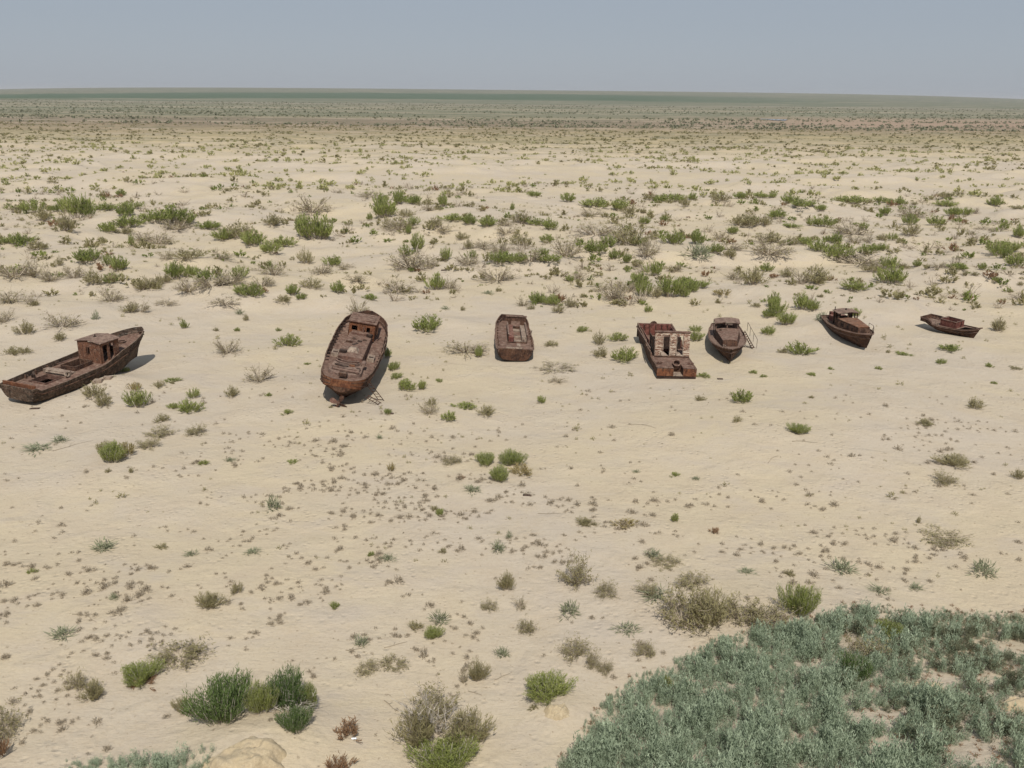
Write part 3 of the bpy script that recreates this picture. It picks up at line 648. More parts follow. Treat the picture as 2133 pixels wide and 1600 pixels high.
# wheelhouse: aft wall faces the camera
wx0, wx1, wy = .67 * L + .02, .83 * L, 1.3; wz = dz + .0; whh = 2.0
m = MB()
plate(m, (wx0, wy, wz), (0, -1, 0), (0, 0, 1), 2 * wy, whh, [(.3, .85, 1.15, 1.62), (1.75, 2.1, 1.1, 1.6)], .06)
plate(m, (wx0, -wy, wz), (1, 0, 0), (0, 0, 1), wx1 - wx0, whh, [(.5, 1.1, 1.3, 1.85), (1.7, 2.2, .3, 1.8)], .06)
plate(m, (wx1, wy, wz), (-1, 0, 0), (0, 0, 1), wx1 - wx0, whh, [(.5, 1.1, 1.3, 1.85), (1.7, 2.3, 1.3, 1.85)], .06)
plate(m, (wx1, -wy + .06, wz), (0, 1, 0), (0, 0, 1), 2 * wy - .12, whh, [(.3, .9, 1.3, 1.85), (1.15, 1.75, 1.3, 1.85), (2.05, 2.4, 1.3, 1.85)], .06)
wh2 = m.build('wheelhouse', M['orange'], b2)
m = MB(); m.box(wx0 - .15, wx1 + .2, -wy - .1, wy + .1, wz + whh, wz + whh + .07); m.box(wx0 + .4, wx0 + 1.7, -1.1, -.25, wz + whh + .07, wz + whh + .17); m.build('roof', M['deck'], wh2)
m = MB(); m.box(wx0 - .75, wx0 - .02, -.8, .9, dz + .9, dz + 1.12); m.box(wx0 - .3, wx0 - .22, -.25, -.1, dz + 1.1, dz + 1.65); m.build('control_box', M['deck'], b2)
m = MB(); m.tube([(wx0 + .1, -wy - .2, wz + 1.0), (wx0 + .3, -wy - .25, wz + whh + .35)], .05, 6); m.build('mast_stub', M['hull'], b2)
# bulwark stanchions seen as rail bars to port
for k in range(12):
    t_ = .30 + k * .045
    for sd in (1, -1):
        p = H2.pt(t_, 1.0, sd); m = MB(); m.box(p.x - .04, p.x + .04, p.y - sd * .30 - .1, p.y - sd * .10 + .02 * sd, p.z - .35, p.z - .02); m.build('stanchion', M['dark'], b2)
for (x_, y_, a_, b_, h_, mt) in ((.12, .9, .5, .3, .2, 'hull'), (.17, .5, .35, .6, .12, 'dark'), (.19, -.4, .6, .25, .15, 'orange'), (.30, .8, .5, .3, .25, 'dark'), (.45, 0.1, .9, .12, .06, 'dark'), (.48, .7, .3, .3, .2, 'hull'), (.62, -.9, .4, .25, .3, 'dark'), (.52, -.2, .35, .2, .1, 'dark')):
    zb_ = 2.93 if x_ < .25 else 3.38
    m = MB(); m.box(x_ * L, x_ * L + a_, y_ - b_, y_ + b_, zb_, zb_ + h_, rot=Matrix.Rotation(R(random.uniform(-25, 25)), 3, 'Z')); m.build('deck_fitting', M[mt], b2)
# rudder post, shaft and propeller
m = MB(); m.box(.075 * L, .10 * L, -.07, .07, -.1, 1.3); m.tube([(.13 * L, 0, .62), (.03 * L, 0, .58)], .12, 10); m.build('stern_post', M['orange'], b2)
m = MB(); m.tube([(.036 * L, 0, .58), (.004 * L, 0, .56)], .17, 12, r2=.1); hub = m.build('propeller', M['deck'], b2)
for k in range(4):
    a = R(20 + 90 * k); c_, s_ = math.cos(a), math.sin(a); m = MB(); ring = []
    prof = [(.12, .10), (.35, .2), (.58, .24), (.74, .19), (.82, .05)]
    def bp_(r_, w_, th): 
        tw = R(38); y_, z_ = r_ * c_ - w_ * s_ * math.cos(tw), r_ * s_ + w_ * c_ * math.cos(tw)
        return (.018 * L + w_ * math.sin(tw) + th, y_, .57 + z_)
    vs = []
    for r_, w_ in prof: vs += [bp_(r_, -w_, 0), bp_(r_, w_, 0), bp_(r_, w_, .035), bp_(r_, -w_, .035)]
    fs = [(0, 3, 2, 1), (16, 17, 18, 19)]
    for i in range(4):
        for j in range(4): fs.append((i * 4 + j, i * 4 + (j + 1) % 4, (i + 1) * 4 + (j + 1) % 4, (i + 1) * 4 + j))
    m.add(vs, fs); m.build('blade', M['deck'], hub)

# ladders leaning on the trawler (things of their own)
def ladder(name, label, p0, p1, side, width, n, mat=M['hull'], r=.035, grp=None):
    p0, p1 = Vector(p0), Vector(p1); s_ = Vector(side).normalized() * width / 2
    o = bpy.data.objects.new(name, None); link(o); o.location = p0; tag(o, label, 'ladder', grp)
    d = p1 - p0
    for sg in (1, -1):
        m_ = MB(); m_.tube([s_ * sg, d + s_ * sg], r, 6); m_.build('rail', mat, o)
    m_ = MB()
    for k in range(n):
        f = d * ((k + .5) / n); m_.tube([f + s_, f - s_], r * .8, 6)
    m_.build('rungs', mat, o)
    return o
g0, _ = G(795, 834)
ladder('rusty_ladder', 'rusty ladder leaning from the sand against the stern of the largest trawler', g0 + Vector((0, 0, -.05)), U(764, 795, 2.0), (1, -.35, .1), .5, 7)
g0, _ = G(792, 842); g1 = U(764, 825, .9)
ladder('rusty_ladder', 'short broken ladder lying slanted at the foot of the leaning ladder', g0 + Vector((0, 0, 0)), g1, (.25, 1, 0), .55, 5)

# ---------------- wreck 3: open decked launch
st, bw = U(1072, 728, 1.2), U(1065, 666, 1.5)
b3, L3 = boat_root('wrecked_barge', 'squat brown rusty hull right of the trawler with open cabin frame', st, bw, z=-.05, roll=R(3), pitch=R(.3))
L = L3
H3 = Hull(L, S((0, 1.7), (.025, 1.85), (.07, 1.95), (.4, 2.0), (.75, 1.9), (.92, 1.6), (1, 1.25)), S((0, 1.3), (.5, 1.3), (1, 1.55)), S((0, .15), (.12, .0), (.8, 0), (1, .5)),
          I((0, .16), (.74, .08), (.78, .5), (1, .75)), I((0, .16), (.80, .06), (.83, .5), (1, .75)), S((0, .14), (.3, .14), (.8, .2), (1, .3)), rake=.4, stern_rake=.2, dent=.05)
H3.build(b3, M['hull'], M['deck'], holes=[(.28 * L, .36 * L, -.35, .25), (.45 * L, .53 * L, -.4, .3)], rubs=[(.93, .07), (.75, .06)], rail_mat=M['deck_grey'])
m = MB()
cx0, cx1, cyl, cyr = .24 * L, .72 * L, .70, -1.35
m.box(cx0, cx1, cyl - .06, cyl, 1.2, 2.2); m.box(cx0, cx1, cyr, cyr + .06, 1.2, 2.2); plate(m, (cx1, cyl, 1.2), (0, -1, 0), (0, 0, 1), cyl - cyr, 1.65, [(.5, 1.45, .55, 1.45)], .06); m.box(cx0 - .06, cx0, cyr, cyl, 1.2, 1.45)
cab = m.build('cabin_wall', M['hull'], b3)
m = MB(); m.box(cx1 - .1, cx1 + .16, cyr - .12, cyl + .12, 2.85, 2.98); m.box(cx0, cx1, cyl - .12, cyl + .03, 2.2, 2.27); m.box(cx0, cx1, cyr - .03, cyr + .12, 2.2, 2.27); m.build('top_frame', M['deck_grey'], cab)
for y0_, y1_, mt in ((.08, .62, 'red'), (-1.27, -.75, 'bleached')):
    m = MB(); m.box(cx0 + .1, cx1 - .02, y0_, y1_, 1.28, 1.95); m.build('bench', M[mt], cab)
m = MB()
for fx, fw in ((.02, .10), (.36, .08), (.80, .18)): m.box(cx0 + fx * (cx1 - cx0), cx0 + (fx + fw) * (cx1 - cx0), -.72, .04, 1.27, 1.52)
m.build('floor_panel', M['bleached'], cab)
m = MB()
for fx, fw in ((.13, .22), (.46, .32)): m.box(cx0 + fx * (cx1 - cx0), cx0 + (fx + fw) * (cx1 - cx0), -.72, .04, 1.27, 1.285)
m.build('floor_painted_shade', M['dark'], cab)  # dark sheets laid on the floor, painted shade for the gaps
m = MB(); m.box(.045 * L, .055 * L, -.9, .95, 1.28, 1.44); m.box(.12 * L, .20 * L, -.6, -.2, 1.3, 1.42); m.build('deck_sill', M['bleached'], b3)
for k in range(9):
    t_ = .12 + k * .085; p = H3.pt(t_, 1.0, 1); m = MB(); m.box(p.x - .06, p.x + .06, p.y - .32, p.y - .2, p.z - .1, p.z + .12); m.build('cleat', M['hull'], b3)
m = MB(); m.tube([(.6 * L, -1.95, 1.2), (.6 * L, -2.02, 1.75)], .04, 6); m.build('post', M['hull'], b3)
m = MB(); m.tube([(.93 * L, -1.45, 1.4), (.95 * L, -1.2, 2.2)], .06, 6); m.build('post', M['hull'], b3)
for k in range(8):
    t_ = .14 + k * .085; p = H3.pt(t_, 1.0, -1); m = MB(); m.box(p.x - .06, p.x + .06, p.y + .1, p.y + .24, p.z - .1, p.z + .12); m.build('cleat', M['hull'], b3)

# ---------------- wreck 4: barge with white paint panels
st, bw = U(1410, 764, 1.15), U(1363, 678, 1.6)
b4, L4 = boat_root('wrecked_barge', 'square ended rusty barge with peeling white panels and two openings', st, bw, z=-.05, roll=R(1), pitch=R(.2))
L = L4
BW4 = 1.95
H4 = Hull(L, I((0, BW4), (1, BW4)), I((0, 1.2), (.52, 1.2), (.56, .75), (1, .85)), S((0, .35), (.06, 0), (.9, 0), (1, .6)), I((0, .02), (.28, .02), (.30, .28), (.52, .3), (.55, 1.1), (1, 1.3)), I((0, .02), (.28, .02), (.30, .12), (.52, .12), (.55, 1.1), (1, 1.3)), I((0, .06), (1, .06)), dent=.04, nx=40)
ts4 = [0] + [i / 40 for i in range(1, 22)] + [.53, .555] + [i / 40 for i in range(23, 41)]
H4.build(b4, M['hull'], M['deck'], ts=ts4, holes=[(0, .085 * L, -.62, .30), (.30 * L, .50 * L, -1.3, 1.2)], cap=.16, rubs=[], transom=False)
m = MB(); m.box(L - .05, L + .02, -1.93, 1.93, .55, 2.12); m.build('bow_plate', M['hull'], b4)
m = MB(); m.box(-.03, .05, -1.9, 1.9, .02, .43); m.build('stern_plate', M['dark'], b4)
# stern notch: cheeks, sand-covered floor, rudder tube
m = MB(); m.box(-.02, .085 * L, -.66, -.62, .45, 1.22); m.box(-.02, .085 * L, .30, .34, .45, 1.22); m.box(.085 * L, .085 * L + .05, -.66, .34, .45, 1.22); m.build('notch_wall', M['hull'], b4)
m = MB(); m.box(-.01, .085 * L, -.62, .30, .435, .50); m.build('notch_floor', M['bleached'], b4)
m = MB(); m.ring((.09 * L, -.14, 1.12), (-.55, 0, .85), .30, .42, .42, 24); m.build('rudder_tube', M['deck'], b4)
for q0_, q1_ in ((.34, 1.92), (-1.92, -.66)):
    m = MB(); m.box(-.06, .03, q0_, q1_, .45, 1.17); m.build('stern_fender', M['orange'], b4)
for y_ in (1.35, .75, -.95, -1.75):
    m = MB(); m.box(-.12, .1, y_ - .06, y_ + .06, .95, 1.26); m.build('fender_bracket', M['hull'], b4)
for y_ in (1.5, -1.55):
    m = MB(); m.tube([(.09 * L, y_ - .14, 1.2), (.09 * L, y_ - .14, 1.48)], .08); m.tube([(.09 * L, y_ + .14, 1.2), (.09 * L, y_ + .14, 1.48)], .08); m.box(.085 * L, .095 * L, y_ - .32, y_ + .32, 1.36, 1.43); m.build('bollard', M['deck'], b4)
# cabin front wall with two openings
m = MB(); q_ = Vector((.16, 0, 1)).normalized()
cw0 = .285 * L
plate(m, (cw0, 1.55, 1.28), (0, -1, 0), q_, 3.5, 2.45, [(.85, 1.45, .0, 2.1), (2.2, 2.8, .0, 2.1)], .05)
pw = m.build('cabin_wall', M['paint'], b4)
m = MB(); m.box(cw0 + .3, cw0 + .75, -2.0, 1.62, 3.62, 3.72); m.build('top_rail', M['deck'], pw)
m = MB()
for yv_ in (1.55, .74, .06, -.62, -1.29): m.box(cw0 - .08, cw0 - .005, yv_ - .03, yv_ + .03, 1.30, 3.4, rot=Matrix.Rotation(R(9), 3, 'Y'), c=(cw0, yv_, 1.3))
m.build('door_frame', M['bleached'], pw)
m = MB(); m.box(cw0 - .35, cw0 - .12, -1.9, 1.6, 1.22, 1.36); m.build('sill_beam', M['hull'], b4)
m = MB()
for y_ in (.8, -.7): m.add([(cw0 - .34, y_ + .1, 1.40), (cw0 - .34, y_ - .55, 1.40), (cw0 - .02, y_ + .15, 1.75), (cw0 - .02, y_ - .12, 1.75)], [(0, 1, 3, 2)])
m.build('torn_plate', M['bleached'], b4)
m = MB(); plate(m, (cw0 + .1, 1.62, 1.2), (1, 0, 0), (0, 0, 1), 2.9, 1.7, [(.6, 2.2, .6, 1.3)], .05); plate(m, (cw0 + 3.0, 1.6, 1.2), (0, -1, 0), (0, 0, 1), 3.2, 1.3, [(.4, 1.1, .3, 1.0), (2, 2.6, .3, 1.0)], .05)
m.build('side_wall', M['dark'], b4)  # darkened colour stands in for interior shade behind the doorways
m = MB(); m.box(cw0 + 1.3, cw0 + 2.2, -.9, .7, .5, .8); m.tube([(cw0 + .6, .2, .6), (cw0 + 1.0, -.3, 2.1)], .07); m.build('engine_block', M['bleached'], b4)
m = MB(); m.box(.53 * L, .95 * L, 1.62, 1.70, .9, 2.02); m.box(.97 * L, .985 * L, -1.75, 1.75, .9, 2.14); m.box(.53 * L, .95 * L, -1.74, -1.66, .9, 2.02); m.build('hold_lining', M['red'], b4)
m = MB(); m.box(.53 * L, .53 * L + .05, -1.6, 1.6, .78, 1.5); m.build('hold_bulkhead', M['red'], b4)
m = MB(); m.box(.30 * L, 1.0 * L, 1.96, 2.06, 1.82, 1.92, rot=Matrix.Rotation(R(1.5), 3, 'Y')); m.build('side_beam', M['deck_grey'], b4)
m = MB()
for k in range(5): m.box(.955 * L, .968 * L, -1.4 + k * .65, -1.34 + k * .65, 1.0, 2.1)
m.build('hold_stiffeners', M['hull'], b4)
m = MB(); m.tube([(.995 * L, .1, 1.95), (1.01 * L, .1, 1.95)], .42, 16); m.build('bow_tyre_plate', M['hull'], b4)

# ---------------- wrecks 5 and 6: launches with a trunk cabin, bow towards the camera
def railing(parent, pts, h, mat, name='railing', r=.022, mid=True):
    m_ = MB(); top = [Vector(p) + Vector((0, 0, h)) for p in pts]
    m_.tube(top, r, 6)
    for p, t_ in zip(pts, top): m_.tube([p, t_], r, 6)
    return m_.build(name, mat, parent)
def launch(root, L, Bm, kind):
    H = Hull(L, S((0, Bm * .72), (.2, Bm * .92), (.45, Bm), (.7, Bm * .88), (.88, Bm * .5), (1, .04)), S((0, 1.35), (.4, 1.3), (.75, 1.6), (1, 1.95)), S((0, .4), (.12, .05), (.8, .0), (1, .35)),
             S((0, .12), (.5, .12), (1, .16)), S((0, .12), (.5, .12), (1, .16)), S((0, .3), (.3, .3), (.6, .45), (1, .9)), rake=.9, stern_rake=.2, dent=.03)
    H.build(root, M['hull'], M['deck_grey'] if kind == 5 else M['hull'], rubs=[(.97, .055), (.7, .045)], rail_mat=M['deck_grey'], holes=[(.04 * L, .20 * L, -.8, .8)])
    # trunk cabin
    x0, x1 = .44 * L, .86 * L; wa, wf = Bm * .74, Bm * .40; z0 = 1.25; ha, hf = 1.0, .62
    b4_ = [(x0, -wa, z0), (x1, -wf, z0 + .3), (x1, wf, z0 + .3), (x0, wa, z0)]
    t4_ = [(x0, -wa * .86, z0 + ha), (x1 - .15, -wf * .9, z0 + ha + .12), (x1 - .15, wf * .9, z0 + ha + .12), (x0, wa * .86, z0 + ha)]
    m_ = MB(); m_.hexa(b4_, t4_); tr = m_.build('trunk_cabin', M['hull'], root)
    # rounded top skin
    vs = []; n = 6
    for i in range(7):
        f = i / 6; x = x0 + (x1 - .12 - x0) * f; w = (wa * .88) + (wf * .93 - wa * .88) * f; zt_ = z0 + ha + .015 + .12 * f
        for j in range(n + 1):
            g = -1 + 2 * j / n; vs.append((x, g * w, zt_ + .10 * (1 - g * g)))
    fs = [(i * (n + 1) + j, (i + 1) * (n + 1) + j, (i + 1) * (n + 1) + j + 1, i * (n + 1) + j + 1) for i in range(6) for j in range(n)]
    fs.append(tuple((n + 1) * 6 + j for j in range(n + 1)))
    m_ = MB(); m_.add(vs, fs); m_.build('cabin_top', M['deck'] if kind == 5 else M['orange'], tr)
    if kind == 6:
        for f in (.25, .5, .72):
            x = x0 + (x1 - x0) * f; w = wa + (wf - wa) * f
            for sd in (1, -1):
                mm = MB(); mm.box(x - .14, x + .14, sd * w * .93 - .03, sd * w * .93 + .03, z0 + .35 + .15 * f, z0 + .75 + .15 * f); mm.build('window', M['dark'], tr)
    # wheelhouse
    a0, a1, ww = .30 * L, .44 * L, Bm * .64; zb = 1.28; hh = 1.62
    m_ = MB()
    plate(m_, (a1, -ww, zb), (0, 1, 0), (0, 0, 1), 2 * ww, hh, [(.12, ww - .06, 1.0, hh - .08), (ww + .06, 2 * ww - .12, 1.0, hh - .08)], .05)
    plate(m_, (a0, -ww, zb), (1, 0, 0), (0, 0, 1), a1 - a0 - .05, hh, [(.15, .55, .1, hh - .15), (.7, a1 - a0 - .2, .95, hh - .1)], .05)
    plate(m_, (a1 - .05, ww, zb), (-1, 0, 0), (0, 0, 1), a1 - a0 - .05, hh, [(.15, .65, .95, hh - .1), (.85, a1 - a0 - .15, .1, hh - .15)], .05)
    plate(m_, (a0, ww - .05, zb), (0, -1, 0), (0, 0, 1), 2 * ww - .1, hh, [(.5, 1.3, .95, hh - .2)], .05)
    w_ = m_.build('wheelhouse', M['deck_grey'] if kind == 5 else M['hull'], root)
    vs = []; n = 6
    for x in (a0 - .15, a1 + .28):
        for j in range(n + 1):
            g = -1 + 2 * j / n; vs.append((x, g * (ww + .1), zb + hh + .02 + .16 * (1 - g * g)))
    vs += [(x, y, z - .06) for x, y, z in vs]; q = n + 1
    fs = [(j, j + q, j + 1 + q, j + 1) for j in range(n)] + [(2 * q + j, 2 * q + j + 1, 3 * q + j + 1, 3 * q + j) for j in range(n)]
    fs += [(j, j + 1, 2 * q + j + 1, 2 * q + j) for j in range(n)] + [(q + j, 3 * q + j, 3 * q + j + 1, q + j + 1) for j in range(n)]
    fs += [(0, 2 * q, 3 * q, q), (n, n + q, n + 3 * q, n + 2 * q)]
    m_ = MB(); m_.add(vs, fs); m_.build('roof', M['deck_grey'], w_)
    return H
st, bw = U(1510, 671, 1.35), U(1525, 723, 1.95)
b5, L5 = boat_root('wrecked_launch', 'rusty launch with pointed bow towards the viewer and handrailed steps at its side', st, bw, z=-.1, roll=R(2.5), pitch=R(.0))
H5 = launch(b5, L5, 1.95, 5); L = L5
m = MB(); m.tube([(.30 * L, -1.35, 1.3), (.30 * L, -1.35, 2.9)], .04, 6); m.build('mast', M['dark'], b5)
for x_, y_ in ((.91, -.5), (.89, -.66)):
    m = MB(); m.tube([(x_ * L, y_, 1.75), (x_ * L, y_, 2.1)], .07); m.build('bollard', M['bleached'], b5)
m = MB(); m.ring((.52 * L, -.75, 2.36), (0, 0, 1), .07, .13, .08, 12); m.build('vent_ring', M['dark'], b5)
m = MB(); m.box(.08 * L, .26 * L, -1.0, 1.0, 1.35, 1.75); m.build('after_box', M['hull'], b5)
# gangway with handrail on the right of launch 5
ga, _ = G(1569, 726); gt = U(1549, 690, 1.55)
gw = bpy.data.objects.new('gangway', None); link(gw); gw.location = ga; tag(gw, 'narrow steel steps with a handrail beside the launch with pointed bow', 'steps')
d = gt - ga; sd = Vector((d.y, -d.x, 0)).normalized() * .28
m = MB()
for sg in (1, -1): m.tube([sd * sg, d + sd * sg], .045, 6)
m.build('stringers', M['dark'], gw)
m = MB()
for k in range(8):
    f = d * ((k + .5) / 8); m.add([f + sd + Vector((0, .12, 0)), f - sd + Vector((0, .12, 0)), f - sd - Vector((0, .12, 0)), f + sd - Vector((0, .12, 0))] + [f + sd + Vector((0, .12, -.03)), f - sd + Vector((0, .12, -.03)), f - sd + Vector((0, -.12, -.03)), f + sd + Vector((0, -.12, -.03))], [(0, 1, 2, 3), (7, 6, 5, 4), (0, 4, 5, 1), (1, 5, 6, 2), (2, 6, 7, 3), (3, 7, 4, 0)])
m.build('treads', M['hull'], gw)
rs = Vector((.38, .0, 0))
railing(gw, [d * f + rs for f in (0.02, .38, .72, 1.0)], 1.0, M['dark'], 'handrail', r=.022)

st, bw = U(1733, 651, 1.5), U(1814, 696, 1.8)
b6, L6 = boat_root('wrecked_launch', 'rusty launch with orange cabin top and bow railing, second wreck from the right', st, bw, z=-.15, roll=R(1.5), pitch=R(0))
H6 = launch(b6, L6, 1.75, 6); L = L6
railing(b6, [H6.pt(t_, 1.0, 1) - Vector((0, .05, 0)) for t_ in (.62, .78, .90, .985)], .62, M['dark'], r=.022)
m = MB(); m.box(.14 * L, .27 * L, -.9, .9, 1.3, 1.95); m.box(.05 * L, .10 * L, -.5, -.1, 1.3, 2.1); m.build('after_cabin', M['red'], b6)
m = MB(); m.tube([(.31 * L, -1.0, 1.4), (.31 * L, -1.0, 3.35)], .05, 6); m.build('mast', M['dark'], b6)
m = MB(); m.tube([(.37 * L, .0, 2.9), (.37 * L, .0, 3.28)], .09, 8); m.build('roof_vent', M['dark'], b6)
m = MB(); m.box(.885 * L, .93 * L, -.45, .45, 1.75, 1.82); m.build('deck_plate', M['deck'], b6)

# ---------------- wreck 7: small open boat
st, bw = U(1931, 655, 1.45), U(2040, 677, 1.65)
b7, L7 = boat_root('wrecked_boat', 'smallest wreck far right, open rusty boat with roofless red cabin', st, bw, z=.12, roll=R(3.5), pitch=R(1.0))
L = L7
H7 = Hull(L, S((0, 1.0), (.25, 1.22), (.55, 1.25), (.8, .95), (.93, .5), (1, .05)), S((0, .95), (.4, .9), (.8, 1.05), (1, 1.3)), S((0, .75), (.14, .35), (.4, .05), (.9, .0), (1, .25)),
          S((0, .5), (.25, .45), (.33, .1), (.6, .12), (1, .2)), S((0, .5), (.2, .48), (.26, .10), (.6, .12), (1, .2)), S((0, .35), (.3, .4), (.7, .5), (1, .9)), rake=.6, stern_rake=.2, dent=.02)
H7.build(b7, M['hull'], M['deck_grey'], holes=[(.70 * L, .90 * L, -.55, .6)], rubs=[(.90, .045), (.62, .04)], rail_mat=M['deck_grey'])
m = MB(); a0, a1 = .36 * L, .66 * L
plate(m, (a1, -.75, .9), (0, 1, 0), (0, 0, 1), 1.5, .85, [(.85, 1.05, .1, .8)], .04)
plate(m, (a0, -.75, .9), (1, 0, 0), (0, 0, 1), a1 - a0 - .04, .8, [], .04); plate(m, (a1 - .04, .75, .9), (-1, 0, 0), (0, 0, 1), a1 - a0 - .04, .8, [], .04)
plate(m, (a0, .71, .9), (0, -1, 0), (0, 0, 1), 1.42, .8, [], .04)
c7 = m.build('cabin_wall', M['red'], b7)
m = MB(); m.box(a0 + .05, a1 - .06, -.70, .70, .95, 1.0); m.build('cabin_floor', M['dark'], c7)
m = MB()
for y0_, y1_, x0_, x1_ in ((-.79, -.70, a0, a1), (.70, .79, a0, a1), (-.7, .7, a1 - .05, a1 + .05), (-.7, .7, a0 - .05, a0 + .05)): m.box(x0_, x1_, y0_, y1_, 1.705 if x0_ == a0 else 1.75, 1.76 if x0_ == a0 else 1.80)
m.build('cabin_rim', M['deck_grey'], c7)
m = MB(); m.tube([(.97 * L, 0, 1.4), (1.07 * L, 0, 1.62)], .08, 8); m.build('bow_fitting', M['deck_grey'], b7)
for x_ in (.3, .34):
    m = MB(); m.tube([(x_ * L, -.9, .95), (x_ * L, -.9, 1.25)], .07); m.build('bollard', M['bleached'], b7)

# ------------------------------------------------------------------ plant geometry (numpy quads)
def mk_mesh(name, V, mi, tint, mats):
    """V (n,4,3) quads"""
    n = len(V); me = bpy.data.meshes.new(name)
    me.vertices.add(n * 4); me.vertices.foreach_set('co', V.astype(np.float32).ravel())
    me.loops.add(n * 4); me.loops.foreach_set('vertex_index', np.arange(n * 4, dtype=np.int32))
    me.polygons.add(n); me.polygons.foreach_set('loop_start', np.arange(0, n * 4, 4, dtype=np.int32)); me.polygons.foreach_set('loop_total', np.full(n, 4, np.int32))
    me.polygons.foreach_set('material_index', mi.astype(np.int32))
    me.update(calc_edges=True)
    a = me.attributes.new('tint', 'FLOAT', 'FACE'); a.data.foreach_set('value', tint.astype(np.float32))
    for m_ in mats: me.materials.append(m_)
    return me
def unit(v): return v / np.maximum(np.linalg.norm(v, axis=-1, keepdims=True), 1e-9)
def blades(P, D, Ln, Wd, rng, tipw=.35):
    """quads from P along D"""
    n = len(P); r = unit(rng.normal(size=(n, 3))); s = unit(np.cross(D, r)); Ln = np.broadcast_to(Ln, (n,))[:, None]; Wd = np.broadcast_to(Wd, (n,))[:, None]
    T = P + D * Ln
    return np.stack([P - s * Wd * .5, P + s * Wd * .5, T + s * Wd * .5 * tipw, T - s * Wd * .5 * tipw], 1)
def broom(seed, nst=36, twigs=11, spread=.62, tl=(.16, .30), tw=.035, lean=.9, bare=.22, round_=0.0, stemw=.012):
    """upright twiggy shrub, unit width and height"""
    g = np.random.default_rng(seed); F = []; St = []; tf = []
    lob = g.uniform(0, 6.28, 3)
    for i in range(nst):
        a = g.uniform(0, 2 * np.pi); rr = math.sqrt(g.uniform(0, 1))
        reach = (.5 * (.72 + .28 * math.sin(2 * a + lob[0]) * .6 + .18 * math.sin(3 * a + lob[1]))) * rr
        hgt = (1 - round_ * rr ** 2 * .6) * g.uniform(.6, 1.0) * (1 - .28 * rr)
        base = np.array([math.cos(a), math.sin(a), 0]) * reach * (1 - lean * .6)
        tip = np.array([math.cos(a) * reach * 1.15, math.sin(a) * reach * 1.15, hgt])
        mid = (base + tip) / 2 + np.array([math.cos(a), math.sin(a), 0]) * reach * .12 + g.normal(size=3) * .02
        u = g.uniform(bare, 1, twigs)[:, None]
        P = (1 - u) ** 2 * base + 2 * u * (1 - u) * mid + u * u * tip + g.normal(size=(twigs, 3)) * .022
        T = unit(2 * (1 - u) * (mid - base) + 2 * u * (tip - mid))
        D = unit(T * 1.0 + g.normal(size=(twigs, 3)) * spread * .62 + np.array([0, 0, .35]))
        F.append(blades(P, D, g.uniform(*tl, twigs) * (1.1 - .4 * u[:, 0]), g.uniform(.6, 1.2, twigs) * tw, g))
        tf.append(np.clip(g.uniform(0, 1) * .55 + g.uniform(0, .45, twigs), 0, 1))
        pts = [base - np.array([0, 0, .05]), mid, tip]
        St.append(blades(np.array(pts[:2]), unit(np.array([mid - pts[0], tip - mid])), np.array([np.linalg.norm(mid - pts[0]), np.linalg.norm(tip - mid)]), stemw, g, .8))
    F = np.concatenate(F); F[..., 2] = np.maximum(F[..., 2], -.02)
    return F, np.concatenate(St), np.concatenate(tf)
def dryb(seed, nst=26, sub=9, leafy=3, w=.013):
    """sparse dead looking shrub: forking twigs"""
    g = np.random.default_rng(seed); F = []; St = []; tf = []
    for i in range(nst):
        a = g.uniform(0, 6.283); el = g.uniform(.25, 1.35); L_ = g.uniform(.35, .6) if el < .8 else g.uniform(.5, .95)
        d = np.array([math.cos(a) * math.cos(el), math.sin(a) * math.cos(el), math.sin(el) * 1.1]); b = np.array([math.cos(a), math.sin(a), 0]) * g.uniform(0, .12)
        St.append(blades(b[None], d[None], L_, w * 1.3, g, .5))
        u = g.uniform(.25, 1, sub)[:, None]; P = b + d * L_ * u
        D = unit(d * .8 + g.normal(size=(sub, 3)) * .55 + np.array([0, 0, .25]))
        St.append(blades(P, D, g.uniform(.10, .26, sub), w * .75, g, .4))
        P2 = P + D * .12
        k = leafy
        if k:
            sel = g.integers(0, sub, k * 2)
            F.append(blades(P2[sel] + g.normal(size=(k * 2, 3)) * .03, unit(g.normal(size=(k * 2, 3)) + np.array([0, 0, .8])), g.uniform(.04, .09, k * 2), .025, g)); tf.append(g.uniform(0, 1, k * 2))
    St = np.concatenate(St); F = np.concatenate(F) if F else St[:0]
    return F, St, (np.concatenate(tf) if tf else np.zeros(0))
def dome(seed, n=110, tw=.05, tl=.28, flat=.0):
    g = np.random.default_rng(seed)
    a = g.uniform(0, 6.283, n); z = g.uniform(0.02, 1, n); r = np.sqrt(np.maximum(0, 1 - z ** 2)) * .5
    k = g.uniform(.25, 1, n); lump = .8 + .25 * np.sin(2 * a + g.uniform(0, 6)) 
    P = np.stack([np.cos(a) * r * k * lump, np.sin(a) * r * k * lump, z * k * .72], 1)
    D = unit(P * np.array([1, 1, 1.0]) + g.normal(size=(n, 3)) * .18 + np.array([0, 0, .12]))
    return blades(P, D, g.uniform(.5, 1, n) * tl, g.uniform(.6, 1.2, n) * tw, g), g.uniform(0, 1, n)
